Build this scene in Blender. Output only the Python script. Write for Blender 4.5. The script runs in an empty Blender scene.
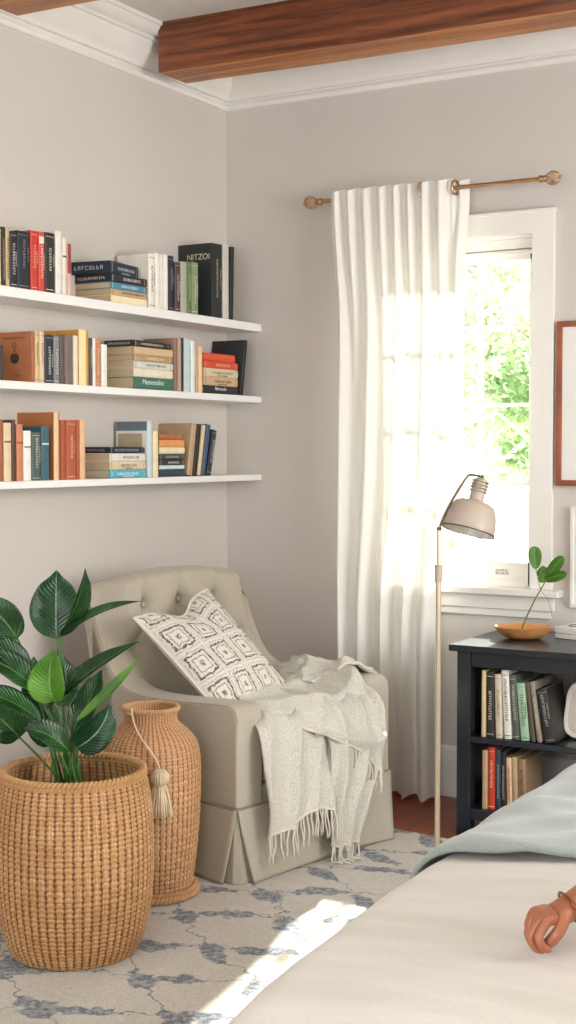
EXPOSURE = 0.09
CURT_T = .065
SKY = 4.6
SUNE = 24.0
FILL2 = 128.0
FILL3 = 34.0
import bpy, math, random
from mathutils import Vector, Matrix, noise
PI = math.pi
random.seed(7)
SC = bpy.context.scene
COL = SC.collection

# ------------------------------------------------------------------ helpers
def lin(h):
    if isinstance(h, str):
        v = [int(h[i:i+2], 16)/255 for i in (0, 2, 4)]
    else:
        v = h
    return tuple((c/12.92 if c <= .04045 else ((c+.055)/1.055)**2.4) for c in v)

class NT:
    """small node-graph helper"""
    def __init__(s, name):
        s.mat = bpy.data.materials.new(name); s.mat.use_nodes = True
        s.t = s.mat.node_tree; s.t.nodes.clear()
        s.out = s.n('ShaderNodeOutputMaterial')
    def n(s, typ, **kw):
        nd = s.t.nodes.new(typ)
        for k, v in kw.items(): setattr(nd, k, v)
        return nd
    def l(s, a, b): s.t.links.new(a, b)
    def setin(s, sock, v):
        if hasattr(v, 'is_output'): s.l(v, sock)
        else: sock.default_value = v
    def math(s, op, a, b=0.0, c=0.0, clamp=False):
        nd = s.n('ShaderNodeMath', operation=op); nd.use_clamp = clamp
        s.setin(nd.inputs[0], a); s.setin(nd.inputs[1], b); s.setin(nd.inputs[2], c)
        return nd.outputs[0]
    def mix(s, f, a, b):
        nd = s.n('ShaderNodeMix', data_type='RGBA')
        s.setin(nd.inputs[0], f)
        s.setin(nd.inputs[6], a if hasattr(a, 'is_output') else (*a, 1))
        s.setin(nd.inputs[7], b if hasattr(b, 'is_output') else (*b, 1))
        return nd.outputs[2]
    def ramp(s, f, lo, hi):
        nd = s.n('ShaderNodeMapRange'); nd.interpolation_type = 'SMOOTHSTEP'
        s.setin(nd.inputs[0], f); nd.inputs[1].default_value = lo; nd.inputs[2].default_value = hi
        return nd.outputs[0]
    def noise(s, vec, scale, detail=3, rough=.5, dist=0.0):
        nd = s.n('ShaderNodeTexNoise'); nd.inputs['Scale'].default_value = scale
        nd.inputs['Detail'].default_value = detail; nd.inputs['Roughness'].default_value = rough
        nd.inputs['Distortion'].default_value = dist
        if vec is not None: s.l(vec, nd.inputs['Vector'])
        return nd.outputs[0]
    def obj(s): return s.n('ShaderNodeTexCoord').outputs['Object']
    def uv(s): return s.n('ShaderNodeTexCoord').outputs['UV']
    def scale(s, vec, sc, rot=(0, 0, 0), loc=(0, 0, 0)):
        nd = s.n('ShaderNodeMapping'); nd.inputs['Scale'].default_value = sc
        nd.inputs['Rotation'].default_value = rot; nd.inputs['Location'].default_value = loc
        s.l(vec, nd.inputs['Vector']); return nd.outputs[0]
    def bump(s, h, strength, dist=.01):
        nd = s.n('ShaderNodeBump'); nd.inputs['Strength'].default_value = strength
        nd.inputs['Distance'].default_value = dist; s.l(h, nd.inputs['Height']); return nd.outputs[0]
    def pbr(s, color, rough=.6, metal=0.0, bump=None, sheen=0.0, spec=.5, trans=None, coat=0.0, sss=0.0):
        p = s.n('ShaderNodeBsdfPrincipled')
        s.setin(p.inputs['Base Color'], color if hasattr(color, 'is_output') else (*color, 1))
        s.setin(p.inputs['Roughness'], rough); p.inputs['Metallic'].default_value = metal
        p.inputs['Specular IOR Level'].default_value = spec
        p.inputs['Sheen Weight'].default_value = sheen
        p.inputs['Coat Weight'].default_value = coat
        if sss:
            p.inputs['Subsurface Weight'].default_value = sss
            p.inputs['Subsurface Radius'].default_value = (.02, .008, .004)
            p.inputs['Subsurface Scale'].default_value = .5
        if bump is not None: s.l(bump, p.inputs['Normal'])
        o = p.outputs[0]
        if trans is not None:          # (weight, colour)
            tr = s.n('ShaderNodeBsdfTranslucent')
            s.setin(tr.inputs[0], trans[1] if hasattr(trans[1], 'is_output') else (*trans[1], 1))
            if bump is not None: s.l(bump, tr.inputs['Normal'])
            mx = s.n('ShaderNodeMixShader'); mx.inputs[0].default_value = trans[0]
            s.l(o, mx.inputs[1]); s.l(tr.outputs[0], mx.inputs[2]); o = mx.outputs[0]
        s.l(o, s.out.inputs[0])
        return s.mat

_mc = {}
def plain(name, hexc, rough=.6, metal=0.0, var=.12, scale=40, bumpk=.1, spec=.5, coat=0.0):
    """procedural surface: colour with a faint mottling and a fine bump"""
    key = (name, str(hexc), rough, metal)
    if key in _mc: return _mc[key]
    t = NT(name); c = lin(hexc); o = t.obj()
    nz = t.noise(o, scale, 3)
    col = t.mix(t.ramp(nz, .3, .7), tuple(x*(1-var) for x in c), tuple(min(1, x*(1+var)) for x in c))
    b = t.bump(t.noise(o, scale*6, 2), bumpk, .002) if bumpk else None
    _mc[key] = t.pbr(col, rough, metal, b, spec=spec, coat=coat)
    return _mc[key]

class MB:
    """collects shapes, then links them as one mesh object"""
    def __init__(s): s.v = []; s.f = []; s.uv = None; s.tone = None; s.mi = []
    def add(s, vs, fs, mi=0):
        o = len(s.v); s.v += [tuple(v) for v in vs]
        s.f += [tuple(i+o for i in f) for f in fs]; s.mi += [mi]*len(fs); return s
    def box(s, x0, x1, y0, y1, z0, z1, mi=0, M=None):
        vs = [Vector((x, y, z)) for z in (z0, z1) for y in (y0, y1) for x in (x0, x1)]
        if M is not None: vs = [M @ v for v in vs]
        return s.add(vs, [(0, 2, 3, 1), (4, 5, 7, 6), (0, 1, 5, 4), (2, 6, 7, 3), (0, 4, 6, 2), (1, 3, 7, 5)], mi)
    def grid(s, P, closeu=False, closev=False, mi=0, flip=False):
        """P[i][j] points"""
        n, m = len(P), len(P[0]); vs = [p for r in P for p in r]; fs = []
        for i in range(n if closeu else n-1):
            for j in range(m if closev else m-1):
                a = i*m+j; b = i*m+(j+1) % m; c = ((i+1) % n)*m+(j+1) % m; d = ((i+1) % n)*m+j
                fs.append((a, d, c, b) if flip else (a, b, c, d))
        return s.add(vs, fs, mi)
    def tube(s, path, rad, n=10, caps=True, mi=0, closed=False):
        path = [Vector(p) for p in path]; m = len(path)
        if not isinstance(rad, (list, tuple)): rad = [rad]*m
        rings = []; up = None
        for i, p in enumerate(path):
            if closed: t = path[(i+1) % m]-path[i-1]
            else: t = path[min(i+1, m-1)]-path[max(i-1, 0)]
            t.normalize()
            if up is None:
                up = Vector((0, 0, 1)) if abs(t.z) < .9 else Vector((1, 0, 0))
            a = t.cross(up); 
            if a.length < 1e-6: a = t.cross(Vector((1, .3, 0)))
            a.normalize(); b = a.cross(t).normalized(); up = b
            rings.append([p+(a*math.cos(q)+b*math.sin(q))*rad[i] for q in [2*PI*k/n for k in range(n)]])
        o = len(s.v); s.grid(rings, closeu=closed, closev=True, mi=mi)
        if caps and not closed:
            s.f.append(tuple(o+k for k in range(n))); s.mi.append(mi)
            s.f.append(tuple(o+(m-1)*n+k for k in reversed(range(n)))); s.mi.append(mi)
        return s
    def lathe(s, prof, c=(0, 0, 0), n=48, mi=0, M=None):
        P = []
        for r, z in prof:
            row = [Vector((r*math.cos(2*PI*k/n), r*math.sin(2*PI*k/n), z)) for k in range(n)]
            if M is not None: row = [M @ v for v in row]
            P.append([v+Vector(c) for v in row])
        return s.grid(P, closev=True, mi=mi, flip=True)
    def sphere(s, c, r, n=16, m=10, sc=(1, 1, 1), mi=0):
        return s.lathe([(max(1e-4, r*math.sin(PI*i/m)), -r*math.cos(PI*i/m)) for i in range(m+1)], c, n, mi,
                       Matrix.Diagonal((*sc, 1)).to_3x3())
    def prism(s, poly, axis, a, b, mi=0):
        """poly in the two other axes, extruded along axis from a to b"""
        def mk(p, w):
            if axis == 'x': return (w, p[0], p[1])
            if axis == 'y': return (p[0], w, p[1])
            return (p[0], p[1], w)
        n = len(poly); vs = [mk(p, a) for p in poly]+[mk(p, b) for p in poly]
        fs = [tuple(range(n)), tuple(reversed(range(n, 2*n)))]+[(i, i+n, (i+1) % n+n, (i+1) % n) for i in range(n)]
        return s.add(vs, fs, mi)
    def build(s, name, mats, parent=None, smooth=False, bevel=0, seg=2, solid=0, solid_off=-1, loc=None, rot=None, fix=True, sub=0):
        me = bpy.data.meshes.new(name); me.from_pydata(s.v, [], s.f); me.validate()
        if not isinstance(mats, (list, tuple)): mats = [mats]
        for m in mats: me.materials.append(m)
        if len(s.mi) == len(me.polygons):
            me.polygons.foreach_set('material_index', s.mi)
        if s.uv is not None:
            ul = me.uv_layers.new(name='UVMap')
            for lp in me.loops: ul.data[lp.index].uv = s.uv[lp.vertex_index]
        if s.tone is not None:
            at = me.attributes.new('weaver', 'FLOAT', 'POINT'); at.data.foreach_set('value', [float(x) for x in s.tone])
        elif 'weav' in mats[0].name:
            at = me.attributes.new('weaver', 'FLOAT', 'POINT'); at.data.foreach_set('value', [1.0]*len(me.vertices))
        if smooth is True: me.polygons.foreach_set('use_smooth', [True]*len(me.polygons))
        if fix:
            import bmesh
            bm = bmesh.new(); bm.from_mesh(me); bmesh.ops.recalc_face_normals(bm, faces=bm.faces); bm.to_mesh(me); bm.free()
        if smooth == 'auto':
            me.polygons.foreach_set('use_smooth', [True]*len(me.polygons))
            me.set_sharp_from_angle(angle=math.radians(38))
        o = bpy.data.objects.new(name, me); COL.objects.link(o)
        if parent is not None: o.parent = parent
        if loc is not None: o.location = loc
        if rot is not None: o.rotation_euler = rot
        if solid:
            m = o.modifiers.new('thickness', 'SOLIDIFY'); m.thickness = solid; m.offset = solid_off
        if bevel:
            m = o.modifiers.new('bevel', 'BEVEL'); m.width = bevel; m.segments = seg; m.limit_method = 'ANGLE'
            m.angle_limit = math.radians(40)
            if seg > 1: me.polygons.foreach_set('use_smooth', [True]*len(me.polygons)); m.harden_normals = True
        if sub:
            m = o.modifiers.new('sub', 'SUBSURF'); m.levels = sub; m.render_levels = sub
        return o

def tag(o, label, cat, group=None):
    o['label'] = label; o['category'] = cat
    if group: o['group'] = group
    return o
def thing(name, label, cat, loc=(0, 0, 0), rotz=0, group=None):
    o = bpy.data.objects.new(name, None); COL.objects.link(o)
    o.location = loc; o.rotation_euler = (0, 0, rotz); o.empty_display_size = .1
    return tag(o, label, cat, group)
def struct(o): o['kind'] = 'structure'; return o
def cr(p0, p1, p2, p3, t):
    return tuple(.5*((2*b)+(-a+c)*t+(2*a-5*b+4*c-d)*t*t+(-a+3*b-3*c+d)*t**3) for a, b, c, d in zip(p0, p1, p2, p3))
def spline(pts, n):
    """n+1 samples of a Catmull-Rom curve through pts"""
    out = []; m = len(pts)-1
    for k in range(n+1):
        u = k/n*m; i = min(int(u), m-1); t = u-i
        out.append(cr(pts[max(i-1, 0)], pts[i], pts[i+1], pts[min(i+2, m)], t))
    return out
def patch(rows, nu, nv):
    """smooth surface through a grid of control points: nu samples down, nv across"""
    cols = [spline([r[j] for r in rows], nu) for j in range(len(rows[0]))]
    return [spline([cols[j][i] for j in range(len(cols))], nv) for i in range(nu+1)]
def sstep(a, b, x):
    t = max(0, min(1, (x-a)/(b-a))); return t*t*(3-2*t)
def fn(x, y, z=0.0): return noise.noise(Vector((x, y, z)))

# ------------------------------------------------------------------ camera
cam = bpy.data.cameras.new('camera'); camo = bpy.data.objects.new('camera', cam); COL.objects.link(camo)
camo.location = (3.32, -5.16, 1.4)
camo.rotation_euler = (PI/2-math.atan(62/1392), 0, math.radians(30.25))
cam.sensor_fit = 'VERTICAL'; cam.sensor_height = 24; cam.lens = 1392/1024*24; cam.clip_start = .05; cam.clip_end = 200
SC.camera = camo
SC.view_settings.view_transform = 'Standard'; SC.view_settings.look = 'None'
SC.view_settings.gamma = 1; SC.view_settings.use_curve_mapping = False
SC.view_settings.exposure = EXPOSURE

# ------------------------------------------------------------------ materials
def wall_mat(name, hexc):
    t = NT(name); o = t.obj(); c = lin(hexc)
    col = t.mix(t.ramp(t.noise(o, 1.5, 2), .3, .7), tuple(x*.98 for x in c), tuple(x*1.02 for x in c))
    return t.pbr(col, .75, 0, t.bump(t.noise(o, 260, 2), .12, .001), spec=.3)
M_WALL = wall_mat('wall_paint', 'd0c9c1')
M_CEIL = wall_mat('ceiling_paint', 'd6d3cc')
M_TRIM = plain('trim_white_paint', 'e9e5de', .4, var=.015, scale=8, bumpk=.02)
M_SHELFW = plain('shelf_white_paint', 'f0eeea', .38, var=.01, scale=8, bumpk=.02)

def wood_mat(name, dark, light, sc=(1, 14, 14), rough=.45, knots=True, bumpk=.25):
    t = NT(name); o = t.obj(); v = t.scale(o, sc)
    n1 = t.noise(v, 2.2, 6, .62, 1.2)
    n2 = t.noise(t.scale(o, tuple(a*5 for a in sc)), 3, 4, .7)
    w = t.n('ShaderNodeTexWave', wave_type='BANDS', bands_direction='Z'); w.inputs['Scale'].default_value = .45
    w.inputs['Distortion'].default_value = 9; w.inputs['Detail'].default_value = 3; t.l(v, w.inputs['Vector'])
    f = t.math('ADD', t.math('MULTIPLY', n1, .85), t.math('MULTIPLY', w.outputs[1], .15))
    col = t.mix(t.ramp(f, .25, .75), lin(dark), lin(light))
    col = t.mix(t.math('MULTIPLY', t.ramp(n2, .5, .75), .45), col, tuple(x*.45 for x in lin(dark)))
    return t.pbr(col, rough, 0, t.bump(t.math('ADD', f, t.math('MULTIPLY', n2, .4)), bumpk, .004))
M_BEAM = wood_mat('beam_wood', '4e2410', '94532f', (.8, 15, 15), .5)
M_BEAM_LIT = wood_mat('beam_wood_bounce_lit', '8a4a26', 'c88a56', (.8, 15, 15), .5)  # lightened copy of the beam wood: floor bounce painted into the underside
M_FRAMEWOOD = wood_mat('frame_wood', '7c3d22', 'a8603a', (6, 6, 2), .4)

def floor_mat():
    t = NT('floor_boards'); o = t.obj()
    sep = t.n('ShaderNodeSeparateXYZ'); t.l(o, sep.inputs[0])
    X, Y = sep.outputs[0], sep.outputs[1]
    px = t.math('DIVIDE', X, .095); idx = t.math('FLOOR', px); fr = t.math('FRACT', px)
    edge = t.math('LESS_THAN', t.math('MINIMUM', fr, t.math('SUBTRACT', 1, fr)), .02)
    wn = t.n('ShaderNodeTexWhiteNoise', noise_dimensions='1D'); t.l(idx, wn.inputs['W'])
    yy = t.math('ADD', Y, t.math('MULTIPLY', wn.outputs[0], 3))
    pl = t.math('DIVIDE', yy, 1.3); fy = t.math('FRACT', pl)
    edge2 = t.math('LESS_THAN', fy, .004)
    g = t.noise(t.scale(o, (14, 1.2, 1)), 3, 6, .65, .8)
    base = t.mix(t.ramp(g, .25, .75), lin('6b2f18'), lin('a8573044'[:6]))
    base = t.mix(t.math('MULTIPLY', wn.outputs[0], .35), base, lin('8a4526'))
    col = t.mix(t.math('MAXIMUM', edge, edge2), base, lin('2c130a'))
    return t.pbr(col, t.math('ADD', .28, t.math('MULTIPLY', g, .15)), 0, t.bump(t.math('SUBTRACT', g, t.math('MAXIMUM', edge, edge2)), .15, .003))
M_FLOOR = floor_mat()

def fabric(name, hexc, scale=520, var=.1, bumpk=.35, sheen=.15, rough=.9, trans=None, mott=6):
    """woven cloth: crossing threads in object space"""
    t = NT(name); o = t.obj(); c = lin(hexc)
    n1 = t.noise(o, scale, 2, .6); n2 = t.noise(o, mott, 3)
    sp = t.scale(o, (scale*.6, scale*.6, scale*2.4)); n3 = t.noise(sp, 1, 1)
    col = t.mix(t.ramp(n1, .3, .7), tuple(x*(1-var) for x in c), tuple(min(1, x*(1+var)) for x in c))
    col = t.mix(t.math('MULTIPLY', t.ramp(n2, .35, .65), .06), col, tuple(x*.75 for x in c))
    return t.pbr(col, rough, 0, t.bump(t.math('ADD', n1, t.math('MULTIPLY', n3, .6)), bumpk, .002), sheen=sheen, spec=.2, trans=trans)
M_CHAIR = fabric('chair_linen', 'b3aa99', 420, .14, .4)
M_PIPING = fabric('chair_piping', '8a7f6d', 500, .12, .3)
M_THROW = fabric('throw_knit', 'cac6b9', 210, .16, 1.0, .3)
M_FRINGE = fabric('throw_fringe_yarn', 'd8d2c2', 600, .1, .3, .2)
M_DUVET = None

# ------------------------------------------------------------------ room shell
RX, RY, RH = 4.9, -6.3, 3.06
b = MB(); b.box(-.2, RX+.2, RY-.2, .2, -.12, 0)
fl = struct(b.build('floor', M_FLOOR))
b = MB(); b.box(-.2, RX+.2, RY-.2, .2, RH, RH+.12)
struct(b.build('ceiling', M_CEIL))
b = MB(); b.box(-.15, 0, RY-.15, .15, 0, RH); struct(b.build('wall_left', M_WALL))
# wall with the window: opening X .765-1.415, Z .86-2.235
WX0, WX1, WZ0, WZ1 = .765, 1.415, .845, 2.235
b = MB()
b.box(0, WX0, 0, .15, 0, RH); b.box(WX1, RX, 0, .15, 0, RH); b.box(WX0, WX1, 0, .15, 0, WZ0); b.box(WX0, WX1, 0, .15, WZ1, RH)
struct(b.build('wall_back', M_WALL))
# right wall and front wall (behind the camera) with large unseen window openings, placed for the fill light
def holed(axis, w, a0, a1, h0, h1, o0, o1, z0, z1):
    b = MB()
    def bx(p, q, r, s):
        if axis == 'x': b.box(min(w), max(w), p, q, r, s)
        else: b.box(p, q, min(w), max(w), r, s)
    bx(a0, o0, 0, RH); bx(o1, a1, 0, RH); bx(o0, o1, 0, z0); bx(o0, o1, z1, RH)
    return b
struct(holed('x', (RX, RX+.15), RY, 0, 0, 0, -3.3, -.8, .9, 2.6).build('wall_right', M_WALL))
struct(holed('y', (RY-.15, RY), 0, RX, 0, 0, .9, 4.0, .6, 2.6).build('wall_front', M_WALL))

def far_window(name, axis, w, a0, a1, z0, z1):
    b = MB(); t = .05
    def bx(p, q, r, s, d0=.02, d1=.1):
        sg = 1 if w > 0 else -1
        lo, hi = sorted((w+sg*d0, w+sg*d1))
        if axis == 'x': b.box(lo, hi, p, q, r, s)
        else: b.box(p, q, lo, hi, r, s)
    bx(a0, a0+t, z0, z1); bx(a1-t, a1, z0, z1); bx(a0, a1, z0, z0+t); bx(a0, a1, z1-t, z1)
    m = (a0+a1)/2; bx(m-.03, m+.03, z0, z1); bx(a0, a1, (z0+z1)/2-.02, (z0+z1)/2+.02)
    return struct(b.build(name, M_TRIM))
far_window('window_2', 'x', RX, -3.3, -.8, .9, 2.6)
far_window('window_3', 'y', RY, .9, 4.0, .6, 2.6)

# crown moulding: stepped profile swept along the walls, (out, z)
CP = [(0, 2.870), (.012, 2.870), (.019, 2.876), (.022, 2.884), (.019, 2.892), (.009, 2.897), (.009, 2.905), (.026, 2.907), (.028, 2.917), (.036, 2.925),
      (.052, 2.936), (.066, 2.951), (.076, 2.969), (.081, 2.988), (.082, 2.996), (.094, 2.998), (.096, 3.008), (.090, 3.012), (.104, 3.016), (.118, 3.026), (.127, 3.038), (.129, 3.044), (.138, 3.046), (.140, 3.06), (0, 3.06)]
b = MB(); b.add([(x, -x, z) for x, z in CP]+[(x, RY, z) for x, z in CP],
    [(i, (i+1) % len(CP), (i+1) % len(CP)+len(CP), i+len(CP)) for i in range(len(CP))])
struct(b.build('trim_1', M_TRIM, smooth='auto'))
b = MB(); b.add([(x, -x, z) for x, z in CP]+[(RX, -x, z) for x, z in CP],
    [(i, (i+1) % len(CP), (i+1) % len(CP)+len(CP), i+len(CP)) for i in range(len(CP))])
struct(b.build('trim_2', M_TRIM, smooth='auto'))
# baseboards
BP = [(0, 0), (.018, 0), (.018, .165), (.014, .175), (.014, .185), (.008, .2), (0, .205)]
b = MB(); b.prism([(-x, z) for x, z in BP], 'x', 0, RX); struct(b.build('baseboard_back', M_TRIM, smooth='auto'))
b = MB(); b.prism(BP, 'y', -.02, RY); struct(b.build('baseboard_left', M_TRIM, smooth='auto'))

# ceiling beams
def beam(y0, y1, label, x0=.118):
    b = MB(); n = 60; P = []
    prof = [(y0+.006, 2.868), (y0, 2.874), (y0, 3.062), (y1, 3.062), (y1, 2.874), (y1-.006, 2.868)]
    for k in range(n+1):
        x = x0+(RX-x0)*k/n; ro = .036*(x-x0)
        P.append([(x, y+ro+.004*fn(x*2, i*3.1, y0), z+.003*fn(x*2.3, i*1.7, 5)*(z < 3)) for i, (y, z) in enumerate(prof)])
    b.grid(P, closev=True); m = len(prof)
    b.f.append(tuple(range(m))); b.mi.append(0); b.f.append(tuple(range(n*m, n*m+m))); b.mi.append(0)
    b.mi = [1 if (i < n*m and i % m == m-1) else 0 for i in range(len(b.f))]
    o = b.build('ceiling_beam', [M_BEAM, M_BEAM_LIT], smooth='auto'); tag(o, label, 'beam', 'exposed wooden ceiling beams'); return o
beam(-.672, -.475, 'long reddish brown wooden beam crossing above the window and curtain rod')
beam(-1.68, -1.485, 'reddish brown wooden beam of which only a corner shows at the top left')

# ------------------------------------------------------------------ window
win = thing('window_1', '', '', (0, 0, 0)); del win['label']; del win['category']; struct(win)
b = MB()  # casing
cx0, cx1, cz = .68, 1.5, 2.326
for (x0, x1, z0, z1) in ((cx0, WX0+.005, .86, cz), (WX1-.005, cx1, .86, cz), (WX0, WX1, WZ1, cz)):
    b.box(x0, x1, -.022, 0, z0, z1)
b.box(cx0-.004, cx1+.004, -.028, 0, cz-.012, cz)
b.build('casing', M_TRIM, win, bevel=.003)
b = MB()  # jamb lining
b.box(WX0, WX0+.012, 0, .15, WZ0, WZ1); b.box(WX1-.012, WX1, 0, .15, WZ0, WZ1); b.box(WX0, WX1, 0, .15, WZ1-.012, WZ1); b.box(WX0, WX1, 0, .15, WZ0, WZ0+.012)
b.build('jamb', M_TRIM, win)
b = MB(); b.box(cx0-.05, cx1+.04, -.062, .05, .832, .86); b.build('sill', M_TRIM, win, bevel=.005)
b = MB(); b.box(cx0-.01, cx1+.01, -.026, 0, .775, .832); b.box(cx0+.0, cx1-.005, -.016, 0, .745, .775); b.build('apron', M_TRIM, win, bevel=.003)
b = MB()  # head stop, roller cassette
b.box(WX0+.012, WX1-.012, .012, .05, 2.185, 2.223); b.box(WX0+.012, WX1-.012, .02, .045, 2.165, 2.18); b.build('head_stop', M_TRIM, win, bevel=.003)
GX = [.785, .975, 1.168, 1.372]; GZ = [.955, 1.268, 1.578, 1.888, 2.145]
b = MB()
b.box(.777, .793, .045, .085, .86, 2.19); b.box(1.378, 1.403, .045, .085, .86, 2.19)
b.box(.777, 1.403, .045, .085, 2.145, 2.19); b.box(.777, 1.403, .045, .085, .86, .955)
for x in GX[1:3]: b.box(x-.009, x+.009, .056, .072, .955, 2.145)
for z in GZ[1:4]: b.box(.79, 1.38, .057, .071, z-.008, z+.008)
b.build('sash', M_TRIM, win, bevel=.002, seg=1)
b = MB(); b.box(.79, 1.39, .043, .046, .862, .866); b.box(1.20, 1.34, .040, .046, .890, .894); b.build('sash_bead', M_TRIM, win)
t = NT('window_glass')
gl = t.n('ShaderNodeBsdfGlossy'); gl.inputs['Roughness'].default_value = 0.02
tr = t.n('ShaderNodeBsdfTransparent'); tr.inputs[0].default_value = (.97, .985, .975, 1)
fr = t.n('ShaderNodeFresnel'); fr.inputs[0].default_value = 1.2
mx = t.n('ShaderNodeMixShader'); t.l(fr.outputs[0], mx.inputs[0]); t.l(tr.outputs[0], mx.inputs[1]); t.l(gl.outputs[0], mx.inputs[2]); t.l(mx.outputs[0], t.out.inputs[0])
M_GLASS = t.mat
b = MB(); b.box(.79, 1.38, .063, .066, .95, 2.15); b.build('glass', M_GLASS, win)
def glyphs(b, x0, x1, y, z0, z1, rnd, step=None, wt=None):
    """a row of small pseudo-letters in the XZ plane at depth y (front towards -Y)"""
    h = z1-z0; step = step or h*.8; wt = wt or h*.16; x = x0
    while x+step*.7 < x1:
        w = step*.62; d = .0004
        k = rnd.randrange(5)
        b.box(x, x+wt, y-d, y+.0005, z0, z1)
        if k in (0, 2, 3): b.box(x, x+w, y-d, y+.0005, z1-wt, z1)
        if k in (1, 2, 4): b.box(x, x+w, y-d, y+.0005, z0, z0+wt)
        if k in (0, 3, 4): b.box(x, x+w*.8, y-d, y+.0005, (z0+z1)/2-wt/2, (z0+z1)/2+wt/2)
        if k in (1, 3): b.box(x+w-wt, x+w, y-d, y+.0005, z0, z1)
        x += step
    return b
b = MB(); rr = random.Random(3); glyphs(b, 1.245, 1.30, .0445, .905, .915, rr); glyphs(b, 1.245, 1.30, .0445, .918, .926, rr)
b.build('sash_lettering', plain('sash_print_grey', '6d6a66', .7), win)
# ------------------------------------------------------------------ wall shelves
SHZ = {'top': 1.943, 'mid': 1.631, 'low': 1.295}
for key, th, lab in (('top', .035, 'long white floating shelf, highest of the three on the left wall'),
                     ('mid', .028, 'long white floating shelf, middle one of the three on the left wall'),
                     ('low', .026, 'long white floating shelf, lowest of the three above the armchair')):
    b = MB(); b.box(.001, .18, -2.6, -.001, SHZ[key]-th, SHZ[key])
    tag(b.build('wall_shelf', M_SHELFW, bevel=.003), lab, 'shelf', 'white floating shelves')

# ------------------------------------------------------------------ books
M_PAPER = None
t = NT('page_edges'); o = t.obj(); w = t.n('ShaderNodeTexNoise'); w.inputs['Scale'].default_value = 60
t.l(t.scale(o, (30, 1, 1)), w.inputs['Vector'])
M_PAPER = t.pbr(t.mix(w.outputs[0], lin('b49c78'), lin('dfccaa')), .85, 0, t.bump(w.outputs[0], .3, .001))

def cover_mat(hexc): return plain('cover_'+hexc, hexc, .5, var=.06, scale=25, bumpk=.12)
def ink_mat(hexc): return plain('ink_'+hexc, hexc, .5, var=.05, scale=30, bumpk=0)

def textmesh(s, size, M):
    cu = bpy.data.curves.new('lettering', 'FONT'); cu.body = s; cu.size = size; cu.extrude = .0004; cu.align_x = 'CENTER'; cu.align_y = 'CENTER'
    ob = bpy.data.objects.new('lettering', cu)
    me = bpy.data.meshes.new_from_object(ob); bpy.data.objects.remove(ob); bpy.data.curves.remove(cu)
    me.transform(M); return me

def link_mesh(name, me, mat, parent):
    me.materials.clear(); me.materials.append(mat)
    o = bpy.data.objects.new(name, me); COL.objects.link(o); o.parent = parent; return o

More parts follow.
